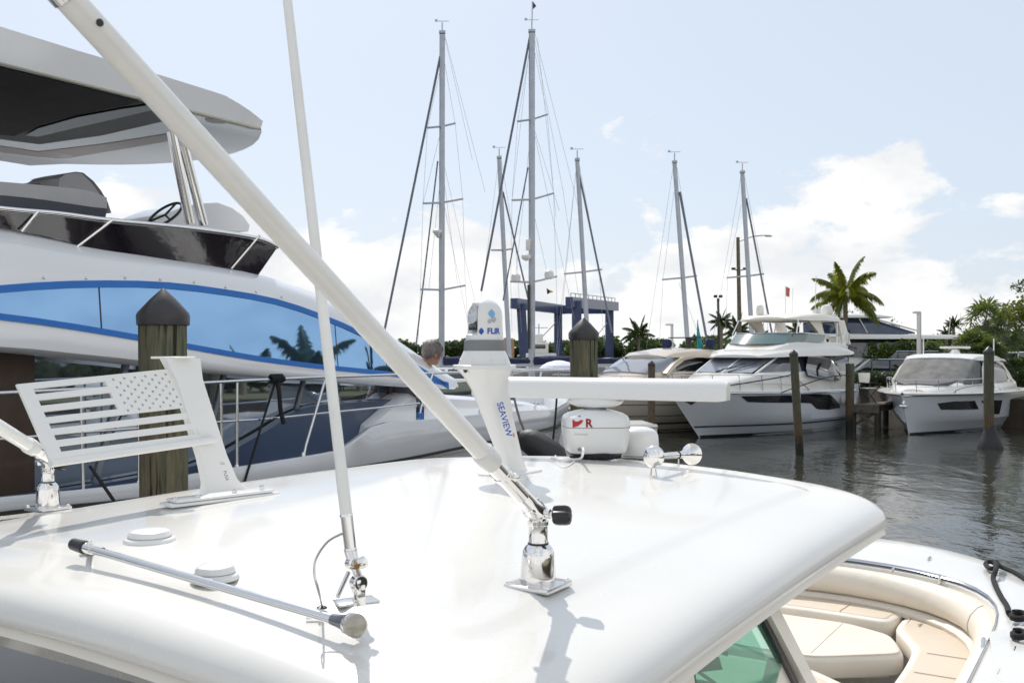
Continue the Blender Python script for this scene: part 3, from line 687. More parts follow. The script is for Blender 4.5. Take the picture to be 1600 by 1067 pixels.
coil(1592, 997, .055, 'black rope ring lying on the white raised deck panel at the lower right')

# front windscreen across the console, seen through the side glass
for i, (va, vb_) in enumerate(((1.10,1.72),(1.76,2.40),(2.44,3.12))):
    b = MB(); b.prism([W(3.95,va,1.52), W(3.95,vb_,1.52), W(3.04,vb_,.74), W(3.04,va,.74)], EF*.006); b.build('front_windscreen', gm, boat, ang=0)
for va in (1.74,2.42): bar3(W(3.95,va,1.52), W(3.02,va,.72), .04, .04, 'screen_mullion', cream)
for h_, u_ in ((1.53,3.96),(.76,3.06)): b = MB(); b.tube([W(u_,1.08,h_), W(u_,3.15,h_)], .022, 8); b.build('screen_frame', blackp, boat)
b = MB(); b.tube([W(4.0,1.3,1.5), W(3.55,1.62,1.1)], .008, 6); b.tube([W(3.62,1.3,1.15), W(3.45,1.9,1.0)], .01, 6); b.build('wiper', blackp, boat)
b = MB(); b.loft([[W(3.2,v,1.62), W(3.95,v,1.54), W(3.95,v,1.62), W(3.2,v,1.72)] for v in (1.2,2.9)]); b.build('dashboard', M('dash_dark', (.03,.03,.035), .5), boat)
for q0_, q1_, ww in ((W(3.2,1.5,.74), W(2.6,2.6,1.9), .05), (W(3.5,1.3,1.15), W(3.0,2.9,1.5), .07), (W(3.7,1.2,1.4), W(3.1,2.2,.8), .025)): bar3(q0_, q1_, ww, .03, 'reflection_bar', blackp)  # black bars added behind the side glass, standing in for its dark reflections
bar3(W(2.9,1.3,1.3), W(3.3,2.9,1.3), .16, .05, 'dash_panel', cush)
# stitched seams
seam = M('seam_thread', (.56,.5,.43), .8)
def seamline(pts, nm='seam'): b = MB(); b.tube(pts, .0026, 5); b.build(nm, seam, boat)
for dv in (-.26, .26): seamline([W(6.66, VC+dv, 2.016), W(7.5, VC+dv, 2.016)])
for dv in (-.2,.25): seamline([W(7.66, VC+dv, 1.968), W(7.93, VC+dv*1.1, 1.968)])
for u_ in (6.5, 6.95): seamline([W(u_, VC-.93, 1.983), W(u_, VC-1.24, 1.983)])
for i in (2, 6, 12, 18, len(hi2)//2, len(hi2)-12, len(hi2)-6):
    pass
ks = [i for i, (u, v) in enumerate(hi2) if v < 0]
def bseam(u, v):
    seamline([W(*t) for t in [(u-max(0,min(1,(u-5)/2.5))*du, VC+v*k, h-.002) for k, du, h in ((.985,.035,1.722),(.96,.072,1.733),(.928,.112,1.78),(.913,.132,1.84),(.918,.122,1.9),(.935,.085,1.928))]])
for i in ks[::9]: bseam(*hi2[i])
# ================================================================== the big yacht in the next berth
YR = R(58); YV = 9.2; YO = W(6, YV, EZ)
yacht = thing('flybridge_yacht', 'large white flybridge yacht with blue edged mirror windows alongside on the left', 'yacht', YO, YR)
YM = RM[yacht.name]; YI = YM.inverted()
def yl(x, y, z): return YI @ V(x, y, z)          # yacht frame -> world: forward of u=6, port of centre line, above water
def hwh(x, z=3.3): return interp([-9, 2.6, 4.5, 6.0, 7.3, 8.3], [1.92, 1.92, 1.85, 1.72, 1.5, 1.25], x)-.10*(z-3.3)
def hwb(x, z=0): return interp([-9, 1, 3, 5, 6.5, 8, 9, 9.6, 9.9], [2.5, 2.52, 2.5, 2.36, 2.1, 1.55, 1.0, .5, .02], x)
def tr(pts, hw, dy=0):
    """trace photo points onto the starboard side surface; returns sorted (x, z) lists"""
    q = [hit(YM, px, py, lambda x, z: -(hw(x, z)+dy), 3, 40) for px, py in pts]
    q = sorted([(p.x, p.z) for p in q]); return [a[0] for a in q], [a[1] for a in q]
def fz(t, x): return smooth_interp(t[0], t[1], x)
tT = tr([(0,352),(60,366),(120,380),(250,401),(400,427),(500,463),(560,495),(620,536),(680,578),(716,606)], lambda x, z: hwh(x, z)-.28)
tB1 = tr([(0,449),(60,443),(150,440),(250,442),(340,452),(440,471),(545,510),(600,540),(660,577),(700,602)], hwh)
tB2 = tr([(0,497),(80,508),(150,519),(290,543),(400,562),(500,575),(600,585),(660,594),(700,602)], hwh)
tL = tr([(0,548),(100,558),(240,572),(340,583),(440,592),(560,600),(640,605),(716,608)], hwh)
XE = min(tB1[0][-1], tB2[0][-1])
xs = [-9+i*.4 for i in range(0, 100) if -9+i*.4 < tL[0][-1]-.02]+[tL[0][-1]]
rings = []
for x in xs:
    h = hwh(x); zl = fz(tL, x); z2 = max(zl+.01, fz(tB2, x)); z1 = max(z2+.002, fz(tB1, x)); zt = max(z1+.01, fz(tT, x))
    half_ = [(h-1.0, zl+.03), (h-.06, zl+.0), (h, zl+.04), (h+.01, lerp(zl, z2, .5)), (h, z2), (h, z1), (h-.012, lerp(z1, zt, .25)), (h-.05, lerp(z1, zt, .55)), (h-.14, lerp(z1, zt, .85)), (h-.28, zt), (h-.6, zt+.02), (h-1.1, zt+.03)]
    half_ = [(y-.10*(z-3.3), z) for y, z in half_]
    rings.append([yl(x, -y, z) for y, z in half_]+[yl(x, y, z) for y, z in reversed(half_)])
b = MB(); b.loft(rings); b.build('superstructure', gel2, yacht, ang=50)
def ystrip(za, zb, x0, x1, off, nm, mat, hw=hwh, n=40, sides=(-1, 1), par=None, ang=30, th=.02):
    o = None
    for sd in sides:
        b = MB(); rg = []
        for i in range(n):
            x = lerp(x0, x1, i/(n-1)); a, c = za(x), zb(x)
            ha, hc = hw(x, max(a, c+.002))+off, hw(x, c)+off; rg.append([yl(x, sd*ha, max(a, c+.002)), yl(x, sd*hc, c), yl(x, sd*(hc-th), c), yl(x, sd*(ha-th), max(a, c+.002))])
        b.loft(rg); o = b.build(nm, mat, par or yacht, ang=ang)
    return o
f1 = lambda x: fz(tB1, x); f2 = lambda x: fz(tB2, x); fl_ = lambda x: fz(tL, x)
# mirror window in panes divided by dark joints
qx = [hit(YM, px, 500, lambda x, z: -hwh(x, z), 3, 40).x for px in (157, 522, 598)]
edges = [-8.5, -5.0]+qx+[XE]
for i in range(len(edges)-1):
    ystrip(f1, f2, edges[i]+.008, edges[i+1]-.008, .006, 'side_window', mirror, n=16)
for i in range(1, len(edges)-1): ystrip(f1, f2, edges[i]-.009, edges[i]+.009, .0045, 'window_joint', blackp, n=3)
TW = .05
ystrip(lambda x: f1(x)+.01, lambda x: f1(x)-TW, -8.5, XE, .014, 'blue_trim', bluetape)
ystrip(lambda x: f2(x)+TW*.8, lambda x: f2(x)-.01, -8.5, XE, .014, 'blue_trim', bluetape)
q3 = [hit(YM, px, 560, lambda x, z: -hwh(x, z), 3, 40).x for px in (645, 700)]
ystrip(lambda x: f1(x), lambda x: f2(x), q3[0], XE, .012, 'blue_trim', bluetape, n=8)
for i, px in enumerate((68, 134, 195, 250, 303, 352, 400, 440)):
    py = [434,435,434,437,441,449,456,464][i]; q = hit(YM, px, py, lambda x, z: -(hwh(x, z)-.004), 3, 40)
    b = MB(); b.ball(YI @ q, .012, 8, 6); b.build('snap_fastener', steel, yacht)
# recessed saloon glass, mullions, lower wall
hws = lambda x, z=0: hwh(x)-.42
ystrip(lambda x: fl_(x)+.06, lambda x: 1.6, -8.5, 6.9, 0, 'saloon_window', mirror2, hws, n=24, th=.03)
for px, t_ in ((160,.06),(238,.04),(320,.05),(449,.045),(655,.05)):
    x0 = hit(YM, px, 620, lambda x, z: -hws(x), 3, 40).x; b = MB()
    b.tube([yl(x0+.25, -hws(x0)-.012, fl_(x0)+.02), yl(x0-.15, -hws(x0)-.012, 1.9)], t_*.5, 4); b.build('saloon_mullion', M('mullion_grey', (.16,.18,.22), .3, coat=.5), yacht)
tw = tr([(-160,790),(0,778),(180,752),(330,720),(380,694),(425,668),(465,643),(500,632),(560,628),(640,622),(760,618)], lambda x, z: hws(x)+.16)
M('deck_navy', (.045,.075,.14), .35, coat=.4, var=.15, vs=2)
ystrip(lambda x: fz(tw, x), lambda x: 1.4, -8.5, 6.6, .16, 'lower_wall', MATS['deck_navy'], hws, n=50, th=.12, ang=60)
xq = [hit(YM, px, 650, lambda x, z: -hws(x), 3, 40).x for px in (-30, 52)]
ystrip(lambda x: fl_(x)+.04, lambda x: 1.7, xq[0], xq[1], .02, 'piling_reflection', M('piling_reflection_brown', (.05,.028,.016), .45, coat=.3, var=.4, vs=3, stretch=(1,1,.3)), hws, n=4)  # brown strip laid over the saloon glass, a piling's reflection painted in
# foredeck trunk
tc = tr([(548,690),(574,664),(603,640),(633,616),(700,617),(790,624),(850,632),(880,640)], lambda x, z: min(1.75, hwb(x)-.4))
b = MB(); rg = []
for i in range(24):
    x = lerp(tc[0][0]-.1, tc[0][-1], i/23); h = min(1.75, hwb(x)-.4); z = fz(tc, x) if x > tc[0][0] else 1.4
    rg.append([yl(x, -h, 1.3), yl(x, -h, z-.05), yl(x, -h+.06, z), yl(x, 0, z+.06), yl(x, h-.06, z), yl(x, h, z-.05), yl(x, h, 1.3)])
b.loft(rg); b.build('foredeck_trunk', gel2, yacht, ang=40)
# hull with its stepped bulwark
cap_t = tr([(-220,800),(-100,790),(0,777),(190,758),(362,731),(500,709),(535,702),(550,692),(575,672),(592,662),(680,654),(800,643),(860,640)], hwb)
hx1 = 9.9
def capz(x): return fz(cap_t, x) if x < cap_t[0][-1] else cap_t[1][-1]+.03*(x-cap_t[0][-1])
low_t = tr([(-220,835),(0,800),(200,780),(362,757),(450,745),(543,731),(620,718),(700,702),(790,684),(870,664)], hwb)
def lowz(x): return fz(low_t, x) if x < low_t[0][-1] else low_t[1][-1]+.03*(x-low_t[0][-1])
b = MB(); rg = []
for i in range(70):
    x = lerp(-9, hx1, (i/69)**.8); h = max(.01, hwb(x)); zc = capz(x); zl = lowz(x); fx = lambda z: -max(0, (x-3)/7)*(zc-z)*.55
    hf = [(h*.9-.06, zc-.35), (h*.99-.07, zc-.02), (h-.05, zc), (h-.012, zc), (h, zc-.015), (h, zl), (h*.995, zl-.02), (h*.97, 1.2), (h*.9, .6), (h*.82, .05), (h*.6, -.5)]
    rg.append([yl(x+fx(z), -y, z) for y, z in hf]+[yl(x+fx(z), y, z) for y, z in reversed(hf)])
b.loft(rg, closed=True); b.build('hull', gelg, yacht, ang=40)
b = MB(); rg = []
for i in range(40):
    x = lerp(-9, 9.5, i/39); h = max(.02, hwb(x)*.95-.1); z = min(1.95, capz(x)-.3); rg.append([yl(x, -h, z), yl(x, h, z), yl(x, h, z-.04), yl(x, -h, z-.04)])
b.loft(rg); b.build('side_deck', M('teak_grey', (.2,.17,.14), .7, var=.2, vs=8, stretch=(1,20,1)), yacht)
ystrip(lambda x: lowz(x)+.005, lambda x: lowz(x)-.022, -8.8, 9.2, .012, 'rub_rail', blackp, hwb, n=60)
ystrip(lambda x: lowz(x)-.024, lambda x: lowz(x)-.05, -8.8, 9.2, .02, 'rub_strake', steel, hwb, n=60)
ystrip(lambda x: .25, lambda x: .08, -8.8, 6.5, .0, 'waterline_stripe', navy, lambda x, z=0: hwb(x)*.84, n=40)
# rails
def yrail(pts, r, nm='guard_rail', hw=lambda x, z=0: hwb(x)-.06, ends=None):
    q = [YI @ hit(YM, px, py, lambda x, z: -hw(x), 3, 40) for px, py in pts]; b = MB(); b.tube(spline(q, 5), r, 12); o = b.build(nm, steel, yacht); 
    b = MB(); l = [YM @ p for p in q]; b.tube(spline([YI @ V(p.x, -p.y, p.z) for p in l], 5), r, 8); b.build(nm, steel, yacht); return o
yrail([(-220,626),(0,614),(230,603),(440,592),(600,586),(740,581),(850,579),(905,577)], .0145)
yrail([(-220,700),(0,686),(120,676),(230,668),(345,659),(420,654),(520,644),(600,636),(655,630)], .0105)
def post(px0, py0, px1, py1, kink=None, r=.013, nm='stanchion'):
    f = lambda x, z: -(hwb(x)-.06); a = YI @ hit(YM, px0, py0, f, 3, 40); c = YI @ hit(YM, px1, py1, f, 3, 40); pts = [a, c]
    if kink: pts = [a, YI @ hit(YM, *kink, f, 3, 40), c]
    b = MB(); b.tube(pts, r, 12); b.lathe([(.034,0),(.034,.006),(.02,.01),(.018,.05),(.0145,.06)], a, (0,0,1), 16); return b.build(nm, steel, yacht)
post(217,762,218,604); post(130,776,127,610); post(370,736,371,597); post(347,738,345,599)
post(474,716,509,590,(478,696)); post(655,654,676,584,(658,636)); post(750,648,765,581,(752,634)); post(836,642,846,579,(837,632))
for px, py in ((656,652),(752,646)):
    q = YI @ hit(YM, px, py, lambda x, z: -(hwb(x)-.06), 3, 40); b = MB(); b.lathe([(.03,-.03),(.034,0),(.03,.05)], q); b.build('post_sock', bluetape, yacht)
# flybridge: hardtop, posts, windscreen, seats and helm
def ftop(hx, zoff=0): return lambda x, z: -hx
HV = 1.95
def hp(px, py, hw=HV): return hit(YM, px, py, lambda x, z: -hw, 3, 40)
e_top = [hp(0,46), hp(120,83), hp(230,115), hp(350,152), hp(385,172), hp(411,193)]
xt = e_top[-1].x; 
ftx = [p.x for p in e_top]; ftz = [p.z for p in e_top]
zb_ = [hp(0,95).z, hp(411,199).z]; xb_ = [hp(0,95).x, xt]
def topz(x): return interp([-9]+ftx, [ftz[0]-.02]+ftz, x) if x < xt else ftz[-1]
def botz(x): return interp([-9]+xb_, [zb_[0]-.02]+zb_, x)
tipz = ftz[-1]
b = MB(); rg = []
for i in range(44):
    t = i/43; x = lerp(-7.5, xt, t**.8)
    zt, zb0 = max(topz(x), botz(x)+.02), botz(x)
    k = 1
    row = []
    W_ = 15
    up_, dn_ = [], []
    for j in range(W_):
        s = -1+2*j/(W_-1); y = s*HV
        bow = .95*(1-abs(s)**2.2)*max(0, (x+2)/(xt+2)) if x > -2 else 0     # front edge bows forward in the middle
        sl_ = .22*(1-abs(s)**2.5)
        up_.append(yl(x+bow, y, zt+sl_*.8+.02)); dn_.append(yl(x+bow, y*.985, zb0+(.035 if abs(s) < .9 else 0)))
    rg.append(up_+dn_[::-1])
b.loft(rg); b.build('flybridge_hardtop', gel2, yacht, ang=40)
def under(px, py, dz=0):      # point on the underside plane of the hardtop
    z = None; d = 9
    for _ in range(30):
        w = P(px, py, d); l = YM @ w; zt_ = botz(min(l.x, xt))+.032-dz; d = (zt_-EZ)*F/(HY-py)
    return P(px, py, d)
def upoly(pts, nm, mat, dz, th=.004):
    b = MB(); b.prism([under(px, py, dz) for px, py in pts], V(0,0,th)); return b.build(nm, mat, yacht, ang=0)
upoly([(-420,-20),(0,102),(120,130),(225,158),(262,183),(256,190),(160,212),(62,226),(0,218),(-300,180)], 'sunroof_recess', blackp, .006)
upoly([(-420,-15),(0,106),(120,134),(222,160),(150,174),(80,190),(22,213),(0,211),(-300,168)], 'sunroof_fabric', fabric, .016)
upoly([(40,212),(60,201),(120,184),(190,171),(232,165),(240,172),(180,186),(110,202),(60,214)], 'roller_cover', M('roller_grey', (.03,.032,.04), .2, coat=.5), .022)
for px, py, r_ in ((90,243,.16),(340,188,.12)):
    q = under(px, py, .0); b = MB(); b.lathe([(r_,0),(r_*.9,-.012),(r_*.3,-.016)], q); b.build('ceiling_light', seatw, yacht)
upoly([(-200,232),(0,238),(60,246),(110,247),(200,232),(280,218),(268,209),(160,226),(60,238),(0,229),(-200,222)], 'ceiling_strip', M('ceiling_grey', (.45,.42,.42), .5), .004)  # plain grey strip along the underside of the hardtop
def fb(px, py, hw): return YI @ hp(px, py, hw)
for (xa, ya, xb2, yb2) in ((268,206,297,350),(287,228,318,352)):
    b = MB(); b.tube([fb(xa, ya, 1.62), fb(xb2, yb2, 1.62)], .036, 16, flat=1.3); b.build('hardtop_post', chrome, yacht)
    l = [YM @ fb(xa, ya, 1.62), YM @ fb(xb2, yb2, 1.62)]; b = MB(); b.tube([YI @ V(p.x, -p.y, p.z) for p in l], .036, 12); b.build('hardtop_post', chrome, yacht)
for xa in (-5.5,):
    for sd in (-1, 1): b = MB(); b.tube([yl(xa, sd*1.7, 4.0), yl(xa-.4, sd*1.7, 5.5)], .05, 12); b.build('hardtop_post', chrome, yacht)
scr = [(-250,296),(0,326),(90,334),(175,345),(300,357),(400,372),(434,386)]
hwf = 1.72
q = [fb(px, py, hwf) for px, py in scr]; ql = [YM @ p for p in q]
b = MB(); b.tube(spline(q, 5), .017, 10, flat=1.4); b.tube(spline([YI @ V(p.x, -p.y, p.z) for p in ql], 5), .017, 10); fr_ = ql[-1]
b.tube(spline([YI @ fr_, yl(fr_.x+.5, fr_.y*.5, fr_.z-.02), yl(fr_.x+.6, 0, fr_.z-.03), yl(fr_.x+.5, -fr_.y*.5, fr_.z-.02), yl(fr_.x, -fr_.y, fr_.z)], 6), .017, 10); b.build('windscreen_rail', chrome, yacht)
bot = [(-250,330),(0,356),(90,372),(140,392),(270,412),(360,428),(402,432)]
qb = [fb(px, py, 1.66) for px, py in bot]
qbl = [YM @ p for p in qb]
for A_, B_ in ((q, qb), ([YI @ V(p.x, -p.y, p.z) for p in ql], [YI @ V(p.x, -p.y, p.z) for p in qbl])):
    b = MB(); b.patch(resample(A_, 24), resample(B_, 24), EP*.01); b.build('windscreen', smoke, yacht)
fq = [YI @ ql[-1], yl(fr_.x+.5, fr_.y*.5, fr_.z-.02), yl(fr_.x+.6, 0, fr_.z-.03), yl(fr_.x+.5, -fr_.y*.5, fr_.z-.02), yl(fr_.x, -fr_.y, fr_.z)]
lb = qbl[-1]; fqb = [YI @ lb, yl(lb.x+.4, lb.y*.5, lb.z), yl(lb.x+.5, 0, lb.z), yl(lb.x+.4, -lb.y*.5, lb.z), yl(lb.x, -lb.y, lb.z)]
b = MB(); b.patch(spline(fq, 5), spline(fqb, 5), EF*-.01); b.build('windscreen', smoke, yacht)
for t0, t1 in (((176,344),(118,388)),((406,368),(362,420)),((60,330),(34,362))):
    b = MB(); b.tube([fb(*t0, 1.735), fb(*t1, 1.69)], .0095, 8, flat=1.4); b.build('screen_strut', chrome, yacht)
# seats
def yb(x0, x1, y0, y1, z0, z1, nm, mat, bev=.05, lean=0):
    b = MB(); b.box(V(0,0,0), (x1-x0, y1-y0, z1-z0), None, bev, 3); c = V((x0+x1)/2, (y0+y1)/2, (z0+z1)/2)
    b.v = [tuple(YI @ (c+V(q[0]+lean*q[2], q[1], q[2]))) for q in b.v]; return b.build(nm, mat, yacht, ang=50)
s0_ = hp(-150,280,1.3); s1_2 = hp(166,312,1.3); zt_s = hp(120,300,1.3).z; 
b = MB(); A_ = [fb(px, py, 1.3) for px, py in ((-250,262),(0,284),(60,289),(120,295),(160,303),(167,309))]; B2 = [fb(px, py, 1.3) for px, py in ((-250,284),(0,305),(60,311),(120,320),(160,326),(167,326))]
b.patch(resample(A_, 16), resample(B2, 16), EP*.55); b.build('sofa_back', seatw, yacht, ang=40)
b = MB(); C2 = [fb(px, py, 1.28) for px, py in ((-250,315),(0,328),(60,330),(120,335),(160,340),(165,340))]; b.patch(resample([p-V(0,0,.002) for p in B2], 16), resample(C2, 16), EP*.5); b.build('sofa_band', M('band_grey', (.09,.1,.12), .5), yacht)
def shell(out, hw, th, nm, mat, par=yacht): b = MB(); b.prism([fb(px, py, hw) for px, py in out], EP*th); return b.build(nm, mat, par, ang=40)
shell([(92,292),(93,279),(102,273),(118,270),(128,272),(142,285),(152,298),(160,312),(118,300)], .9, .5, 'helm_seat', seatw)
shell([(100,273),(118,268.5),(130,270),(146,283),(158,298),(168,315),(174,333),(166,334),(160,312),(150,297),(140,284),(127,273),(118,271)], .88, .54, 'seat_shell', M('seat_shell_grey', (.14,.14,.15), .4, coat=.4))
shell([(34,288),(46,285.5),(60,286),(70,292)], .7, .4, 'far_seat', M('seat_shell_grey'))
shell([(236,352),(246,342),(262,333),(290,322),(318,318),(340,317),(362,325),(380,338),(390,352),(388,362)], .55, .7, 'helm_console', gel2)
shell([(322,349),(322,324),(336,321),(355,326),(372,340),(378,347),(350,350)], .545, .02, 'console_screen', dglass)
b = MB(); c = fb(258, 336, .95); n_ = (EF*-.7+V(0,0,.7)).normalized(); s_ = n_.cross(EP).normalized()
b.tube([c+EP*.19*math.cos(a)+s_*.19*math.sin(a) for a in [2*math.pi*k/28 for k in range(29)]], .014, 8)
for k in range(3): a = 2*math.pi*k/3+.5; b.tube([c, c+EP*.19*math.cos(a)+s_*.19*math.sin(a)], .011, 6)
b.build('steering_wheel', blackp, yacht)
yb(-6, 0.8, -1.3, 1.3, 3.75, 3.85, 'flybridge_floor', M('fly_floor', (.3,.3,.32), .6), .01)
# ropes on the yacht and a fender between the boats
def pp(px, py, d): return P(px, py, d)
rk = YI @ hit(YM, 432, 591, lambda x, z: -(hwb(x)-.06), 3, 40); dk_ = rk.y
b = MB()
for k in range(7): 
    c = rk+EF*(k-3)*.022; b.tube([c+V(0,0,.032*math.cos(a))+EP*.032*math.sin(a)+EF*.01*math.sin(a*2+k) for a in [2*math.pi*j/12 for j in range(13)]], .0125, 6)
b.tube([rk+V(0,0,.0), P(436,612,dk_-.02), P(438,640,dk_-.02), P(443,662,dk_)], .022, 7)
tag(b.build('rope_knot', ropem), 'black rope knotted round the yacht rail with a short hanging tail', 'rope')
rope([rk, P(410,660,dk_-.2), P(380,760,dk_-.45)], .011, 'black line running down from the knot on the rail to the left of its tail', nm='fender_line', k=3)
rope([P(141,729,7.2), P(160,756,6.9), P(190,800,6.5)], .012, 'black line slanting down behind the lower edge of the flag plate', nm='fender_line', k=3)
rope([YI @ hit(YM, 800, 606, lambda x, z: -(hwb(x)-.06), 3, 40), P(812,655,11.6), P(838,716,10.6)], .014, 'black line slanting down between the camera mast and the radar', nm='fender_line', k=3)
rope([P(871,600,12.3), P(868,650,12.1), P(862,705,12.0)], .013, 'thin dark line hanging straight down just left of the radar housing', nm='fender_line', k=3)
q = P(846, 700, 9.6); b = MB(); ax = (P(876,716,9.6)-P(828,686,9.75)).normalized()
b.lathe([(.02,-.30),(.035,-.29),(.04,-.26),(.085,-.22),(.12,-.16),(.13,-.08),(.13,.12),(.115,.2),(.07,.25),(.03,.27)], q, ax, 28); fd = b.build('fender', rubber); tag(fd, 'shiny black fender lying between the two boats beyond the camera mast', 'fender')
for pxa, pya, pxb, pyb, dd_, nm_ in ((862,612,861,640,12.9,'a'),(880,612,879,640,13.0,'b')):
    pass
# person on the yacht's foredeck: the back of the head clears the cabin edge, the body is behind it
pc = P(676, 551, 12.2); base = V(pc.x-.34, pc.y+.1, pc.z-1.62)
per = thing('person', 'person with grey hair seen from behind, leaning right above the sloping cabin edge', 'person', base, 0)
def skinfig():
    me = bpy.data.meshes.new('body'); J = [(0,0,.86),(.02,0,1.05),(.05,0,1.22),(.12,-.01,1.38),(.22,-.02,1.48),(.31,-.02,1.56),
      (-.13,0,1.34),(-.22,-.05,1.08),(-.12,-.14,1.12),(.25,0,1.26),(.3,-.05,1.08),(.2,-.16,1.14),(-.1,0,.8),(-.12,-.03,.45),(-.12,0,.06),(-.12,-.14,.02),(.1,0,.8),(.12,-.03,.45),(.12,0,.06),(.12,-.14,.02)]
    E_ = [(0,1),(1,2),(2,3),(3,4),(4,5),(3,6),(6,7),(7,8),(3,9),(9,10),(10,11),(0,12),(12,13),(13,14),(14,15),(0,16),(16,17),(17,18),(18,19)]
    r_ = [.15,.15,.17,.13,.062,.07,.08,.05,.035,.08,.05,.035,.1,.065,.045,.035,.1,.065,.045,.035]
    for ox, oy, oz in ((-.12,-.14,1.12),(.2,-.16,1.14)):
        w_ = len(J)-1 if False else [k for k, j in enumerate(J) if j == (ox, oy, oz)][0]
        for f in range(5):
            a = len(J); J.append((ox+.02*(f-2), oy-.05, oz-.04)); J.append((ox+.022*(f-2), oy-.085-.006*(2-abs(f-2)), oz-.07)); E_ += [(w_, a), (a, a+1)]; r_ += [.01, .008]
    me.from_pydata(J, E_, []); o = bpy.data.objects.new('body', me); col.objects.link(o)
    m = o.modifiers.new('s', 'SKIN'); sv = me.skin_vertices[0].data
    for i, v in enumerate(sv): v.radius = (r_[i], r_[i]); v.use_root = (i == 0)
    m2 = o.modifiers.new('u', 'SUBSURF'); m2.levels = 2; m2.render_levels = 2
    bpy.context.view_layer.update(); me2 = bpy.data.meshes.new_from_object(o.evaluated_get(bpy.context.evaluated_depsgraph_get()))
    bpy.data.objects.remove(o)
    # grow the head into the same surface: back of the head to us, face turned away to the right
    bm = bmesh.new(); bm.from_mesh(me2); hb_m = MB(); rings = []
    for k in range(15):
        t = k/14; z = -.15+.30*t; r = .108*math.sqrt(max(.03, 1-((z-.03)/.13)**2)) if z > -.05 else .108*(.62+.3*(z+.15)/.1)
        rings.append([V(.335+r*.92*math.cos(a)+(.018 if abs(a-.35) < .3 and -.05 < z < .03 else 0)+(.006 if abs(a-.35) < .5 and -.1 < z < -.06 else 0), r*1.12*math.sin(a)-.01, 1.62+z) for a in [2*math.pi*j/28 for j in range(28)]])
    hb_m.loft(rings)
    vs = [bm.verts.new(q) for q in hb_m.v]
    for f in hb_m.f: bm.faces.new([vs[i] for i in f])
    bm.to_mesh(me2); bm.free()
    me2.materials.append(skin); me2.polygons.foreach_set('use_smooth', [True]*len(me2.polygons))
    return me2
o = bpy.data.objects.new('body', skinfig()); col.objects.link(o); o.parent = per
hc_ = base+V(.335,-.01,1.63)
rnd_ = random.Random(3); b = MB(); rings = []
for k in range(22):
    t = k/21; z = -.105+.265*t; rr = .128*math.sqrt(max(.02, 1-((z-.02)/.142)**2))
    rings.append([hc_+V((rr+.007*math.sin(5*a+z*30)+.004*math.sin(11*a+z*60))*1.02*math.cos(a)-.008, (rr+.006*math.sin(4*a+z*25))*1.1*math.sin(a)-(.0), z+(.05 if math.cos(a-.35) > .72 and z < 0 else 0)) for a in [2*math.pi*j/60 for j in range(60)]])
b.loft(rings)
for i in range(420):      # loose locks
    a = rnd_.uniform(0, 6.28); z = rnd_.uniform(-.09,.13); rr = .13*math.sqrt(max(.02, 1-((z-.02)/.145)**2))
    p0 = hc_+V(rr*math.cos(a), rr*1.1*math.sin(a), z); dz = rnd_.uniform(-.05,-.02); p1 = p0+V(.012*math.cos(a+1), .012*math.sin(a+1), dz); w_ = V(-math.sin(a), math.cos(a), 0)*.004
    b.add([p0-w_, p0+w_, p1], [(0,1,2)])
b.build('hair', M('grey_hair', (.24,.21,.19), .45, vs=30, c2=(.08,.07,.065), stretch=(1,1,.25), bump=.6, bs=60), per, ang=60, fix=False)
b = MB(); b.ball(hc_+V(.045,-.118,-.045), (.018,.012,.032), 10, 8); b.ball(hc_+V(.05,-.128,-.045), (.009,.006,.018), 8, 6); b.build('ear', M('ear_skin', (.5,.2,.1), .5), per)
b = MB(); rings = []
for z, rx, ry, dx in ((.82,.19,.14,0),(1.0,.2,.15,.01),(1.2,.24,.16,.04),(1.33,.23,.14,.06),(1.40,.15,.11,.11),(1.45,.085,.08,.17)): rings.append([base+V(rx*math.cos(a)+dx, ry*math.sin(a), z) for a in [2*math.pi*k/24 for k in range(24)]])
b.loft(rings); b.build('shirt', shirt, per, ang=60)
for s0, s1, s2_ in (((-.13,0,1.34),(-.22,-.05,1.08),(-.15,-.11,1.10)),((.25,0,1.26),(.3,-.05,1.08),(.24,-.12,1.11))):
    b = MB(); b.tube([base+V(*s0), base+V(*s1), base+V(*s2_)], [.1,.075,.06], 12); b.build('sleeve', shirt, per)
b = MB(); rings = []
b.tube([base+V(-.1,0,.95), base+V(-.12,-.02,.5), base+V(-.12,0,.1)], [.13,.1,.075], 14); b.tube([base+V(.1,0,.95), base+V(.12,-.02,.5), base+V(.12,0,.1)], [.13,.1,.075], 14); b.build('trousers', navyc, per)
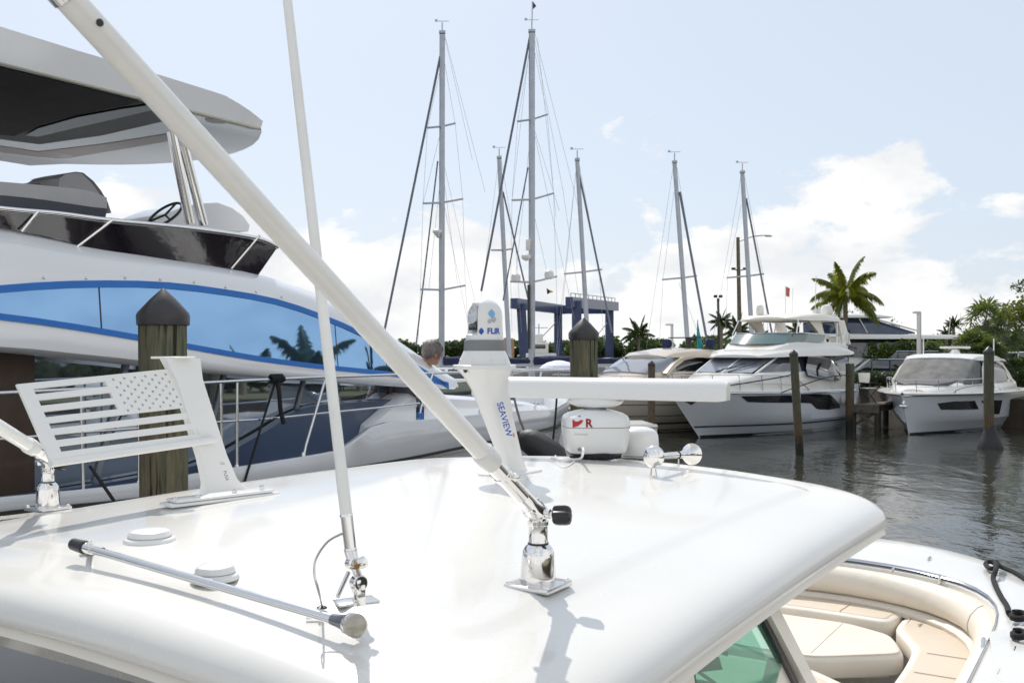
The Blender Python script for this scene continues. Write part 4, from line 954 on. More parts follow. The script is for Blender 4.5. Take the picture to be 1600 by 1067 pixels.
# ================================================================== water, land, sea wall
def water_mat():
    m = bpy.data.materials.new('harbour_water'); m.use_nodes = True; nt = m.node_tree; b = nt.nodes['Principled BSDF']
    b.inputs['Base Color'].default_value = (.032,.034,.028,1); b.inputs['Roughness'].default_value = .03; b.inputs['IOR'].default_value = 1.33
    tc = nt.nodes.new('ShaderNodeTexCoord'); prev = None
    for s, st, dist, rot, anis in ((.8,.6,.075,20,(1,.5,1)), (3.0,.5,.025,-35,(1,.55,1)), (11,.35,.008,10,(1,.7,1))):
        mp = nt.nodes.new('ShaderNodeMapping'); mp.inputs['Scale'].default_value = anis; mp.inputs['Rotation'].default_value = (0,0,R(rot)); nt.links.new(tc.outputs['Object'], mp.inputs[0])
        n = nt.nodes.new('ShaderNodeTexNoise'); n.inputs['Scale'].default_value = s; n.inputs['Detail'].default_value = 3; n.inputs['Distortion'].default_value = .6; nt.links.new(mp.outputs[0], n.inputs[0])
        bp = nt.nodes.new('ShaderNodeBump'); bp.inputs['Strength'].default_value = st; bp.inputs['Distance'].default_value = dist
        nt.links.new(n.outputs[0], bp.inputs['Height'])
        if prev: nt.links.new(prev.outputs[0], bp.inputs['Normal'])
        prev = bp
    nt.links.new(prev.outputs[0], b.inputs['Normal']); return m
b = MB(); b.add([(-600,-150,0),(60,-150,0),(60,75,0),(-600,75,0)], [(0,1,2,3)]); tag(b.build('water', water_mat(), ang=0), kind='structure')
gr_m = M('grassy_ground', (.10,.12,.04), .95, vs=.5, c2=(.2,.17,.12), bump=.5, bs=6)
shore = [(60,-150),(31,-60),(29,35),(19.5,43.2),(19,46.5),(21,64),(4,70),(-80,74),(-600,90)]
land = shore+[(-600,3000),(2500,3000),(2500,-150)]
b = MB(); b.prism([V(x, y, 1.2) for x, y in land], V(0,0,.02)); tag(b.build('ground', gr_m, ang=0), kind='structure')
b = MB()
for i in range(len(shore)-1):
    p, q = V(*shore[i], 0), V(*shore[i+1], 0); n = (q-p).cross(UPV).normalized()*-.25
    b.loft([[p+V(0,0,-.6), p+V(0,0,1.18), p+n+V(0,0,1.18), p+n+V(0,0,-.6)], [q+V(0,0,-.6), q+V(0,0,1.18), q+n+V(0,0,1.18), q+n+V(0,0,-.6)]])
tag(b.build('sea_wall', M('sea_wall_concrete', (.055,.042,.03), .9, var=.5, vs=1.5, bump=.4, bs=5), ang=0), 'weathered brown sea wall along the water behind the moored boats', 'sea wall')
b = MB()
rd = [V(40,40,1.225), V(22,58,1.225), V(24,66,1.225), V(60,66,1.225), V(60,40,1.225)]
b.add(rd, [(0,1,2,3,4)]); tag(b.build('parking_lot', M('asphalt', (.09,.09,.09), .9, var=.2, vs=3)), kind='structure')

# ================================================================== generic motor boat
class Craft:
    def __init__(s, name, label, cat, loc, rz, L, B, rake=1.6, sheer=((0,1.5),(1,1.7)), group=None, flare=1, z0=0):
        s.root = thing(name, label, cat, V(loc[0], loc[1], z0), rz, group); s.m = RM[s.root.name]; s.i = s.m.inverted()
        s.L, s.B, s.rake = L, B, rake; s.sx = [a*L-L/2 for a, _ in sheer]; s.sz = [z for _, z in sheer]
    ys = 1; xo = 0
    def w(s, x, y, z): return s.i @ V(x+s.xo, y*s.ys, z)
    def zs(s, x): return smooth_interp(s.sx, s.sz, x)
    def prof(s, t, f):
        plan = (1-max(0, (t-.42)/.58)**2.3) if t < 1 else 0
        mid = interp([-.4,0,.28,.32,1], [.35,.84,.95,.97,1], f); bow = interp([-.4,0,.3,.34,.7,1], [.05,.34,.62,.68,.86,1], f)
        a = max(0, (t-.35)/.65)**1.3
        return s.B/2*max(0, plan)*lerp(mid, bow, a)*(1-.06*max(0, .15-t)/.15)
    def xb(s, f): return s.L/2-s.rake*(1-max(-.25, f))
    def hb(s, x, z):
        f = z/s.zs(x); t = (x+s.L/2)/(s.xb(f)+s.L/2); return s.prof(min(1, max(0, t)), f)
    def pt(s, t, f, sd):
        x = -s.L/2+t*(s.xb(f)+s.L/2); return V(x, sd*max(.003, s.prof(t, f)), f*s.zs(x))
    def hull(s, mat, stripe=None, zst=(.12,.2), deckmat=None, wake=True):
        fs_ = [-.3,-.15,0,.12,.28,.32,.5,.7,.85,.97,1]; ts = [1-(1-i/39)**1.4 for i in range(40)]; b = MB(); rg = []
        for t in ts: rg.append([s.i @ s.pt(t, f, 1) for f in fs_[::-1]]+[s.i @ s.pt(t, f, -1) for f in fs_])
        b.loft(rg, cap=False, closed=False); n = len(rg[0]); b.f.append(tuple(range(n))); b.build('hull', mat, s.root, ang=28)
        b = MB(); rg = []
        for t in ts[:-1]:
            p = s.pt(t, 1, 1); rg.append([s.w(p.x, p.y, p.z-.005), s.w(p.x, p.y*.97, p.z+.05), s.w(p.x, p.y*.9, p.z+.03), s.w(p.x, 0, p.z+.10), s.w(p.x, -p.y*.9, p.z+.03), s.w(p.x, -p.y*.97, p.z+.05), s.w(p.x, -p.y, p.z-.005)])
        b.loft(rg, cap=False, closed=False); b.build('deck', deckmat or gel, s.root, ang=40)
        if stripe:
            for sd in (1, -1):
                b = MB(); b.loft([[s.i @ (s.pt(t, f_, sd)+V(0, sd*.012, 0)) for f_ in (zst[1]/s.zs(0), zst[0]/s.zs(0))] for t in ts[:-1]], cap=False, closed=False); b.build('waterline_stripe', stripe, s.root)
        for sd in (1, -1):
            b = MB(); b.tube([s.i @ (s.pt(t, .97, sd)+V(0, sd*.015, 0)) for t in ts[:-1]], .022, 6); b.build('rub_rail', steel, s.root)
            b = MB(); b.loft([[s.i @ (s.pt(t, f_, sd)+V(0, sd*.01, 0)) for f_ in (.045,-.06)] for t in ts[:-1]], cap=False, closed=False); b.build('antifouling', rubber, s.root)
    def decal(s, top, bot, nm, mat, off=.012, surf=None, sd=1, n=14, both=True):
        """photo outlines (top and bottom edge) laid on the side surface"""
        sf = surf or (lambda x, z: s.hb(x, z))
        T_ = [hit(s.m, p[0], p[1], lambda x, z: sd*sf(x, z), 20, 95) for p in top]; B_ = [hit(s.m, p[0], p[1], lambda x, z: sd*sf(x, z), 20, 95) for p in bot]
        T_, B_ = resample(T_, n), resample(B_, n)
        for k in ((sd, -sd) if both else (sd,)):
            b = MB(); rg = []
            for p, q in zip(T_, B_):
                row = []
                for j in range(4):
                    r_ = p.lerp(q, j/3); row.append(s.i @ V(r_.x, k*(sf(r_.x, r_.z)+off), r_.z))
                rg.append(row)
            b.loft(rg, cap=False, closed=False); o = b.build(nm, mat, s.root, ang=40)
        return o
    def house(s, st, nm, mat, crown=.08, ang=40, n=10, par=None):
        """stations (x, z_low, z_top, half width low, half width top)"""
        b = MB(); rg = []
        for x, z0, z1, h0, h1 in st:
            half_ = [(h0, z0), (lerp(h0, h1, .5), lerp(z0, z1, .5)), (h1+.02, z1-.08 if z1-z0 > .2 else z1-.02), (h1-.06, z1), (h1*.6, z1+crown*.7), (0.001, z1+crown)]
            rg.append([s.w(x, y, z) for y, z in half_]+[s.w(x, -y, z) for y, z in half_[::-1]])
        b.loft(rg); return b.build(nm, mat, par or s.root, ang=ang)
    def pane(s, pts, nm, mat, off=(0,0,.0), th=.02, par=None):
        """flat or folded pane from local points, given as rows"""
        b = MB(); rg = [[s.w(*(V(*p)+V(*off))) for p in row] for row in pts]; b.loft(rg, cap=False, closed=False); return b.build(nm, mat, par or s.root, ang=25)
    def rail(s, pts, r=.016, nm='guard_rail', mat=None, k=4, mir=True):
        for sd in ((1, -1) if mir else (1,)):
            b = MB(); b.tube(spline([s.w(p[0], p[1]*sd, p[2]) for p in pts], k), r, 6); o = b.build(nm, mat or steel, s.root)
        return o
    def bowrail(s, t0, t1, h, r=.014, n=7, mid=True, post_n=None):
        for sd in (1, -1):
            ts = [lerp(t0, t1, i/(n-1)) for i in range(n)]; ps = [s.pt(t, 1, sd) for t in ts]; ps = [V(p.x, p.y*.93, p.z) for p in ps]
            top_ = [p+V(.12,0,h*min(1, .0+i*.8+.0) if i else .06) for i, p in enumerate(ps)]
            b = MB(); b.tube(spline([s.i @ p for p in top_], 4), r, 6)
            b.build('guard_rail', steel, s.root)
            if mid: b = MB(); b.tube(spline([s.i @ (p+(q-p)*.5) for p, q in zip(ps, top_)], 4), r*.7, 5); b.build('guard_rail', steel, s.root)
            for p, q in list(zip(ps, top_))[1:]: b = MB(); b.tube([s.i @ p, s.i @ q], r*.9, 6); b.build('stanchion', steel, s.root)
            if sd == 1: tip = top_[-1]
        a = s.pt(t1, 1, 1); b = MB(); b.tube(spline([s.i @ tip, s.w(tip.x+.35, tip.y*.5, tip.z), s.w(tip.x+.4, 0, tip.z), s.w(tip.x+.35, -tip.y*.5, tip.z), s.w(tip.x, -tip.y, tip.z)], 4), r, 6); b.build('guard_rail', steel, s.root)
def rot_z(a): return R(a)

# ---- flybridge yacht moored bow towards us (middle right)
c = Craft('flybridge_cruiser', 'white flybridge motor yacht with a cream hardtop and black hull windows, bow towards us', 'motor yacht', (9.48, 39.75), R(226), 11, 4.0, 1.9, ((0,1.55),(.4,1.62),(.8,1.72),(1,1.72)))
c.hull(hullw, navy, (.36,.42))
c.decal([(1157,619),(1190,618),(1238,617)], [(1168,628),(1200,629),(1238,629)], 'hull_window', dglass)
c.decal([(1251,616),(1275,615),(1297,616),(1303,622),(1312,632)], [(1251,629),(1268,630),(1276,639),(1295,640),(1312,637)], 'hull_window', dglass)
c.decal([(1054,617),(1075,617),(1098,617)], [(1066,625),(1080,633),(1092,624)], 'bow_window', M('bow_glass', (.07,.06,.06), .15, coat=.8))
c.xo = -.9
c.house([(5.3,1.68,1.76,.5,.4),(4.2,1.66,2.0,1.15,1.0),(2.6,1.62,2.38,1.65,1.5),(1.0,1.6,2.44,1.85,1.72),(-4.3,1.5,2.4,1.85,1.75),(-4.4,1.5,2.3,1.8,1.7)], 'coachroof', gel)
c.house([(2.75,2.3,2.36,1.35,1.3),(2.0,2.3,2.66,1.55,1.35),(1.1,2.3,2.98,1.7,1.48),(-4.2,2.3,3.0,1.75,1.62),(-4.3,2.3,3.0,1.75,1.62)], 'deckhouse', M('deckhouse_dark', (.05,.055,.07), .08, coat=1, spec=.8), crown=.02)
c.pane([[(2.78,-1.22,2.38),(1.15,-1.30,2.99)],[(2.9,-.02,2.38),(1.3,-.02,3.02)]], 'windshield', shieldg, (.03,0,.02)); c.pane([[(2.9,.02,2.38),(1.3,.02,3.02)],[(2.78,1.22,2.38),(1.15,1.30,2.99)]], 'windshield', shieldg, (.03,0,.02))
for y0, x0 in ((-1.32,2.7),(0,2.93),(1.32,2.7)): c.rail([(x0,y0,2.36),(x0-1.65,y0*1.05,3.03)], .045, 'screen_pillar', gel, 1, False)
for a, b2 in ((-.3,.55),(.25,1.0)): c.rail([(2.9,a,2.42),(2.1,b2,2.75)], .018, 'wiper', blackp, 1, False)
c.house([(1.95,2.96,3.04,1.0,.9),(1.5,2.97,3.12,1.5,1.35),(.9,3.0,3.22,1.85,1.7),(-1,3.02,3.38,2.0,1.85),(-2.6,3.02,3.45,2.0,1.9),(-4.0,3.05,3.3,1.95,1.85),(-4.6,3.1,3.2,1.8,1.75)], 'flybridge_deck', gel, crown=.03)
c.house([(1.0,3.2,3.26,1.2,1.1),(.3,3.2,3.52,1.5,1.4),(-.6,3.3,3.6,1.7,1.62),(-4.0,3.3,3.56,1.75,1.68),(-4.2,3.3,3.5,1.7,1.65)], 'flybridge_coaming', gel, crown=.0)
A_ = [(.4,-1.25,3.5),(.62,-.6,3.5),(.66,0,3.5),(.62,.6,3.5),(.4,1.25,3.5),(-.6,1.6,3.58),(-2.0,1.7,3.58)]; Bt = [(-.15,-1.25,3.93),(.05,-.6,3.93),(.1,0,3.93),(.05,.6,3.93),(-.15,1.25,3.93),(-.9,1.6,3.92),(-2.2,1.7,3.88)]
c.pane([[a, q] for a, q in zip(A_, Bt)], 'flybridge_windscreen', tealg); c.pane([[(a[0],-a[1],a[2]), (q[0],-q[1],q[2])] for a, q in list(zip(A_, Bt))[4:]], 'flybridge_windscreen', tealg)
c.rail([(q[0], q[1], q[2]+.01) for q in Bt], .018, 'screen_rail', steel, 3, False)
c.house([(-.45,4.50,4.54,.9,.85),(-.7,4.46,4.60,1.4,1.3),(-1.2,4.44,4.68,1.58,1.48),(-2.5,4.46,4.74,1.62,1.52),(-3.8,4.44,4.66,1.58,1.5),(-4.1,4.46,4.56,1.4,1.3)], 'hardtop', cream, crown=.06)
c.pane([[(-1.3,-.9,4.43),(-1.3,.9,4.43)],[(-2.8,-.9,4.43),(-2.8,.9,4.43)]], 'sunroof', M('sunroof_shade', (.2,.17,.15), .6))
for sd in (-1, 1):
    b = MB(); b.loft([[c.w(x, sd*1.3, z) for x, z in r_] for r_ in (((-2.9,3.5),(-2.4,3.5)),((-2.6,4.0),(-2.15,3.95)),((-2.3,4.5),(-1.2,4.5)))]+[[c.w(x, sd*1.42, z) for x, z in r_] for r_ in (((-2.3,4.5),(-1.2,4.5)),((-2.6,4.0),(-2.15,3.95)),((-2.9,3.5),(-2.4,3.5)))], cap=False, closed=False); b.build('arch_leg', cream, c.root)
    c.rail([(-.2,sd*1.45,3.9),(-.55,sd*1.35,4.48)], .03, 'hardtop_post', steel, 1, False); c.rail([(-3.6,sd*1.5,3.5),(-3.75,sd*1.42,4.48)], .03, 'hardtop_post', steel, 1, False)
for y_ in (-1.5, 1.3):
    b = MB(); b.loft([[c.w(x, y_, z) for x, z in ((-4.9,3.5),(-4.2,3.5),(-3.7,4.52),(-4.3,4.52))], [c.w(x, y_+.2, z) for x, z in ((-4.9,3.5),(-4.2,3.5),(-3.7,4.52),(-4.3,4.52))]]); b.build('arch_leg', gel, c.root)
c.rail([(-4.0,-1.1,4.6),(-4.0,-1.1,6.1)], .02, 'flag_staff', steel, 1, False)
b = MB(); b.prism([c.w(-4.0,-1.1,6.05), c.w(-4.45,-1.15,6.0), c.w(-4.4,-1.15,5.6), c.w(-4.0,-1.1,5.65)], V(.02,0,0)); b.build('flag', M('flag_red', (.5,.12,.1), .8), c.root)
for x, y, r_ in ((-3.5,1.1,.24),(-1.3,-.8,.17)):
    b = MB(); b.lathe([(r_*.6,0),(r_*.95,.05),(r_,.15),(r_*.95,.3),(r_*.7,.42),(r_*.2,.47)], c.w(x, y, 4.70)); b.build('satellite_dome', gel, c.root)
c.rail([(-4.2,.2,4.6),(-4.5,.1,6.5)], .016, 'aerial', cream, 1, False); c.rail([(-4.2,-.9,4.6),(-4.3,-.9,6.0)], .012, 'aerial', steel, 1, False)
b = MB(); b.box(c.w(-4.2, 1.2, 3.62), (.6,.5,.5), R(226), .08); b.build('storage_box', gel, c.root)
c.rail([(-3.6,1.7,3.5),(-3.8,1.75,3.95),(-4.5,1.6,3.9),(-4.55,1.5,3.2)], .02)
c.bowrail(.36, .96, .62)
for sd in (1,):
    c.decal([(1262,556),(1280,556),(1300,562),(1313,575)], [(1262,586),(1280,590),(1300,594),(1312,594)], 'side_window', dglass, .02, lambda x, z: 1.76 if z > 2.3 else 1.9)
b = MB(); q = c.w(6.3, 0, 1.8); b.box(q, (.5,.2,.1), R(223), .02); b.tube([c.w(6.1,0,1.85), c.w(6.75,0,1.75), c.w(6.9,0,1.5)], .05, 8); b.build('anchor', steel, c.root)
for x in (-3.9,): 
    q = c.i @ V(x, 2.2, 1.2); b = MB(); b.ball(q, (.22,.22,.26), 16, 10); tag(b.build('ball_fender', gel), 'round white fender hanging by the stern of the flybridge motor yacht', 'fender')

# ---- sport cruiser on the right, bow towards us
s2 = Craft('sport_cruiser', 'white sport cruiser with grey mesh windscreen cover and black hull slots at far right', 'motor boat', (18.3, 42.0), R(230.5), 11.2, 4.4, .8, ((0,1.5),(.5,1.56),(1,1.56)))
s2.ys = 1.17; s2.hull(hullw, None)
s2.decal([(1464,630),(1490,627),(1523,626)], [(1470,640),(1500,640),(1529,639)], 'hull_window', dglass)
s2.decal([(1533,626),(1548,625),(1566,625)], [(1541,638),(1550,646),(1561,647)], 'hull_window', dglass)
s2.house([(4.2,1.6,1.66,.5,.4),(3.3,1.6,1.84,1.0,.85),(2.3,1.6,1.94,1.35,1.2),(1.0,1.6,1.98,1.55,1.4),(-3.8,1.5,1.95,1.65,1.55),(-3.9,1.5,1.9,1.6,1.5)], 'coachroof', gel)
mesh_m = M('mesh_cover', (.19,.19,.185), .75, vs=2.5, c2=(.09,.09,.09), bump=.15, bs=8)
s2.house([(2.35,1.92,1.96,1.2,1.15),(1.7,1.92,2.36,1.35,1.2),(.95,1.92,2.86,1.45,1.2),(.6,1.92,2.9,1.48,1.22),(.4,1.92,2.9,1.48,1.22)], 'windshield', mesh_m, crown=.04)
s2.house([(.95,2.86,2.9,1.1,1.05),(.6,2.82,3.0,1.3,1.2),(-.5,2.8,3.06,1.42,1.3),(-2.0,2.8,3.0,1.45,1.32),(-3.0,2.75,2.88,1.42,1.3)], 'hardtop', gel, crown=.05)
s2.house([(.5,1.92,2.84,1.46,1.30),(-2.6,1.92,2.78,1.52,1.36),(-2.7,1.92,2.7,1.52,1.36)], 'side_glass', M('cabin_glass', (.006,.008,.012), .08, spec=.35), crown=0)
for sd in (1, -1):
    b = MB(); pa = [(1.25,1.95),(.75,2.5),(.2,2.82),(-.5,2.9),(-1.5,2.88),(-2.4,2.7),(-3.0,2.3),(-3.3,1.95)]; 
    b.loft([[s2.w(x, sd*(lerp(1.56, 1.33, (z-1.92)/.95)+.03), z), s2.w(x-(.16 if x > 0 else -.0), sd*(lerp(1.56, 1.33, (z-1.92)/.95)+.03), z-.13), s2.w(x-(.16 if x > 0 else 0), sd*(lerp(1.56, 1.33, (z-1.92)/.95)-.05), z-.13), s2.w(x, sd*(lerp(1.56, 1.33, (z-1.92)/.95)-.05), z)] for x, z in pa]); b.build('window_arch', gel, s2.root)
s2.rail([(.0,1.5,1.95),(-.3,1.36,2.8)], .03, 'window_post', gel, 1)
s2.house([(3.5,1.86,1.9,.5,.45),(3.2,1.86,2.0,.85,.8),(1.7,1.95,2.08,.95,.9),(1.6,1.95,2.05,.9,.85)], 'sunpad', M('sunpad_grey', (.11,.11,.12), .7), crown=.02)
s2.bowrail(.45, .95, .55)
b = MB(); b.box(s2.w(-1.3, 0, 3.36), (.12,1.25,.09), R(230.5), .02); b.build('radar_bar', gel, s2.root)
b = MB(); b.lathe([(.2,0),(.22,.05),(.16,.16),(.1,.22)], s2.w(-1.3, 0, 3.06)); b.build('radar_pedestal', gel, s2.root)
for x, y in ((-1.2,-1.1),(-2.4,1.1)): s2.rail([(x,y,3.0),(x,y,3.75)], .025, 'aerial', gel, 1, False)
b = MB(); q = s2.w(5.1, 0, 1.5); b.tube([s2.w(4.9,0,1.62), s2.w(5.35,0,1.5), s2.w(5.45,0,1.2)], .05, 8); b.box(s2.w(5.42,0,1.12), (.1,.3,.12), R(230.5), .03); b.build('anchor', steel, s2.root)

# ---- beige express cruiser behind the radar
s3 = Craft('express_cruiser', 'beige express cruiser with a sloping cabin roof and arched side window behind the radar', 'motor boat', (6.4, 41.6), R(223), 13.2, 4.1, 1.9, ((0,1.5),(.5,1.62),(1,1.8)))
bh = M('hull_beige', (.82,.74,.62), .35, coat=.2, var=.06, vs=.6)
s3.hull(bh, rubber, (.30,.36), deckmat=beige)
for zz_ in (.62, 1.05):
    for sd in (1, -1):
        b = MB(); b.loft([[s3.i @ (s3.pt(t/30, f_, sd)+V(0, sd*.012, 0)) for f_ in (zz_/1.6, (zz_+.025)/1.6)] for t in range(30)], cap=False, closed=False); b.build('hull_line', dkmark, s3.root)
s3.house([(4.6,1.7,1.78,.5,.4),(3.6,1.66,2.05,1.1,1.0),(2.4,1.64,2.35,1.5,1.35),(1.0,1.62,2.4,1.7,1.6),(-4.6,1.5,2.3,1.8,1.7),(-4.8,1.5,2.2,1.8,1.7)], 'coachroof', beige)
s3.house([(2.7,2.3,2.36,1.2,1.15),(1.9,2.3,2.72,1.4,1.2),(1.2,2.3,2.98,1.5,1.25),(1.0,2.3,3.0,1.5,1.25)], 'windshield', shieldg, crown=.04)
s3.house([(1.35,2.95,3.0,1.1,1.05),(.9,2.95,3.14,1.35,1.2),(-.5,2.95,3.28,1.5,1.3),(-2.0,2.85,3.22,1.55,1.35),(-3.4,2.6,2.95,1.55,1.4),(-4.3,2.4,2.55,1.55,1.45)], 'roof', beige, crown=.06)
s3.house([(1.1,2.3,2.96,1.5,1.3),(-2.2,2.3,2.9,1.6,1.4),(-3.6,2.3,2.55,1.65,1.5)], 'side_glass', dglass, crown=0)
for sd in (1, -1):
    b = MB(); pa = [(2.0,2.36),(1.4,2.7),(.7,2.98),(-.2,3.08),(-1.2,3.02),(-2.2,2.85),(-3.2,2.6)]
    b.loft([[s3.w(x, sd*(lerp(1.62, 1.38, (z-2.3)/.8)+.03), z), s3.w(x-.12, sd*(lerp(1.62, 1.38, (z-2.3)/.8)+.03), z-.14), s3.w(x-.12, sd*1.3, z-.14), s3.w(x, sd*1.3, z)] for x, z in pa]); b.build('window_arch', beige, s3.root)
for y in (-1.15, 1.15):
    b = MB(); b.lathe([(.12,-.1),(.21,-.08),(.22,.05),(.19,.13),(.1,.16)], s3.w(-1.6, y, 3.52), s3.i.to_3x3() @ V(1,0,0)); b.build('tv_dome', navyc, s3.root)
b = MB(); b.box(s3.w(-1.6, 0, 3.78), (.14,2.1,.05), R(223), .01); b.tube([s3.w(-1.6,0,3.25), s3.w(-1.6,0,3.76)], .13, 12); b.build('radar_bar', blackp, s3.root)
s3.bowrail(.5, .96, .55)

# ---- distant big yacht among the trees
s4 = Craft('motor_yacht', 'large white yacht with dark blue upper glass showing above the bushes beyond the cruiser', 'motor yacht', (25.9, 67), R(-12), 17, 4.8, 2, ((0,1.9),(.5,2.0),(1,2.3)), z0=0)
s4.hull(hullw, navy)
s4.house([(6.5,2.1,2.3,.8,.6),(4.5,2.1,2.9,1.7,1.5),(-7,2.0,3.0,2.1,2.0)], 'coachroof', gel)
s4.house([(4.2,2.8,2.95,1.6,1.5),(2.0,2.8,3.95,1.9,1.6),(-6.4,2.8,4.0,2.0,1.8)], 'saloon_window', dglass, crown=0)
s4.house([(4.6,3.95,4.0,.9,.8),(3.2,3.95,4.2,1.7,1.6),(-7.6,3.95,4.35,2.2,2.1)], 'flybridge_deck', gel, crown=.03)
s4.house([(.9,4.3,4.4,1.4,1.3),(-1.8,4.3,5.3,1.7,1.3),(-5.8,4.3,5.4,1.8,1.5),(-6.2,4.3,5.0,1.8,1.5)], 'sky_lounge', M('lounge_glass', (.03,.05,.09), .06, coat=1), crown=0)
s4.house([(-.4,5.4,5.44,1.1,1.0),(-1.4,5.38,5.56,1.6,1.5),(-6.6,5.36,5.6,1.9,1.8)], 'hardtop', gel)
for x, y in ((-3.5,.6),(-5.2,-.5)):
    b = MB(); b.lathe([(.2,0),(.3,.05),(.32,.25),(.25,.45),(.08,.55)], s4.w(x, y, 5.6)); b.build('satellite_dome', gel, s4.root)
s4.rail([(6.8,0,2.5),(6.2,1.1,3.0),(4.4,1.75,3.3),(-1,2.1,3.4)], .02)
for x, y in ((3.4,.7),(3.8,-.3),(5.3,.2)): s4.rail([(x,y,4.2),(x+.15,y,5.7)], .015, 'fishing_rod', gel, 1, False)
for x in (-2.4,-3.8,-5.0):
    s4.rail([(x+.3,1.66,4.35),(x-.2,1.5,5.3)], .04, 'lounge_mullion', gel, 1)
s4.rail([(1.0,1.4,4.5),(-1.7,1.42,5.32)], .06, 'lounge_mullion', gel, 1)
for x in (-1.5,-3,-4.5): s4.pane([[(x,2.22,2.35),(x,2.2,2.6)],[(x+.5,2.22,2.35),(x+.5,2.2,2.6)]], 'porthole', dglass)
# ================================================================== pilings, docks
def stained():
    m = M('stained_piling', (.1,.1,.08), .8, vs=4, stretch=(8,8,.9), c2=(.05,.055,.045), bump=.8, bs=8); nt = m.node_tree; b = nt.nodes['Principled BSDF']
    tc = nt.nodes.new('ShaderNodeTexCoord'); sp = nt.nodes.new('ShaderNodeSeparateXYZ'); nt.links.new(tc.outputs['Object'], sp.inputs[0])
    ns = nt.nodes.new('ShaderNodeTexNoise'); ns.inputs['Scale'].default_value = 5; nt.links.new(tc.outputs['Object'], ns.inputs[0])
    ma = nt.nodes.new('ShaderNodeMath'); ma.operation = 'MULTIPLY_ADD'; ma.inputs[1].default_value = .8; nt.links.new(ns.outputs[0], ma.inputs[0]); nt.links.new(sp.outputs[2], ma.inputs[2])
    r = nt.nodes.new('ShaderNodeValToRGB'); mr = nt.nodes.new('ShaderNodeMapRange'); mr.inputs[2].default_value = 4; nt.links.new(ma.outputs[0], mr.inputs[0]); nt.links.new(mr.outputs[0], r.inputs[0])
    e = r.color_ramp.elements; e[0].position = .18; e[0].color = (.22,.22,.2,1); e[1].position = .85; e[1].color = (1,1,.85,1)
    q = e.new(.3); q.color = (1.5,.95,.6,1); q = e.new(.5); q.color = (1.2,1.1,.85,1)
    mx = nt.nodes.new('ShaderNodeMix'); mx.data_type = 'RGBA'; mx.blend_type = 'MULTIPLY'; mx.inputs[0].default_value = 1
    src = b.inputs['Base Color'].links[0].from_socket; nt.links.new(src, mx.inputs[6]); nt.links.new(r.outputs[0], mx.inputs[7]); nt.links.new(mx.outputs[2], b.inputs['Base Color']); return m
stain = stained()
def piling(px, ytop, ybase, d, wpx, lab, cap=True, mat=wood, lean=0, grp=None, zb=-.5, nm='piling', flat=False):
    r = wpx/2/F*d; t = P(px, ytop, d); base = V(t.x+lean, t.y, zb)
    o = thing(nm, lab, 'piling', V(base.x, base.y, 0), 0, grp)
    caph = r*1.15 if cap else 0; top = V(t.x, t.y, t.z-caph)
    b = MB(); rg = []
    n = 22; ax = top-base
    for k in range(15):
        q = base+ax*(k/14); rg.append([q+V(r*(1+.03*math.sin(3*a+k*.7)+.015*random.random())*math.cos(a), r*(1+.03*math.sin(2*a+k*.4))*math.sin(a), 0) for a in [2*math.pi*j/n for j in range(n)]])
    b.loft(rg); b.build('post', mat, o, ang=50)
    if cap:
        b = MB(); b.lathe([(r*1.07,-r*.42),(r*1.1,-r*.4),(r*1.12,0),(r*1.07,.02),(r*.55,caph*.62),(r*.08,caph*1.0),(.004,caph*1.03)], top, n=32); b.build('cone_cap', capm, o, ang=30)
    return o
piling(255, 452, 770, 6.5, 72, 'tall weathered piling with black cone cap in front of the yacht windows')
piling(912, 497, 700, 10.4, 43, 'weathered piling with black cone cap standing behind the radar bar')
piling(1240, 546, 710, 31, 12.5, 'thin dark piling in front of the flybridge motor yacht hull', mat=stain, lean=.22)
o = piling(1545, 541, 697, 33, 15, 'dark green piling with a flared foot in front of the sport cruiser', mat=stain)
q = V(P(1547, 690, 33).x, 33, 0); b = MB(); b.lathe([(.42,-.1),(.41,.06),(.3,.3),(.2,.6),(.165,.72),(.155,.78)], q, n=24); b.build('flared_foot', M('foot_black', (.02,.02,.022), .6, bump=.4, bs=8), o)
piling(1018, 563, 690, 36, 11, 'short brown post with a small dark cap against the beige hull', mat=M('brown_post', (.16,.12,.08), .8, vs=4, c2=(.07,.055,.035), stretch=(6,6,1)))
piling(1328, 568, 670, 40.6, 13, 'grey brown piling at the end of the small dock beside the folding chair', cap=False, mat=stain)
piling(1322, 545, 670, 43, 8, 'slim dark piling behind the piling at the dock end', cap=False, mat=woodd)
dock = thing('dock', 'low wooden dock with crossed braces between the two right hand boats', 'dock', V(14.2, 40.6, 0), R(43))
ex_, ey_ = V(math.cos(R(45)), math.sin(R(45)), 0), V(-math.sin(R(45)), math.cos(R(45)), 0); dc0 = P(1352, 640, 40.2); dc0.z = 0
b = MB()
for k in range(30): b.box(dc0+ex_*(k*.2)+V(0,0,1.02), (.18,1.1,.05), R(45), .006)
b.build('planks', dockw, dock)
for sd in (-.5, .5): b = MB(); b.box(dc0+ex_*2.9+ey_*sd+V(0,0,.9), (6,.08,.18), R(45)); b.build('beam', dockw, dock)
b = MB(); b.box(dc0+V(0,0,.88)-ex_*.1, (.08,1.25,.3), R(45)); b.build('end_beam', dockw, dock)
for sd in (-.52, .52):
    b = MB(); b.tube([dc0+ey_*sd+V(0,0,-.4), dc0+ey_*sd+V(0,0,1.0)], .13, 12); b.build('dock_post', woodd, dock)
    b = MB(); b.tube([dc0+ex_*3+ey_*sd+V(0,0,-.4), dc0+ex_*3+ey_*sd+V(0,0,1.0)], .13, 12); b.build('dock_post', woodd, dock)
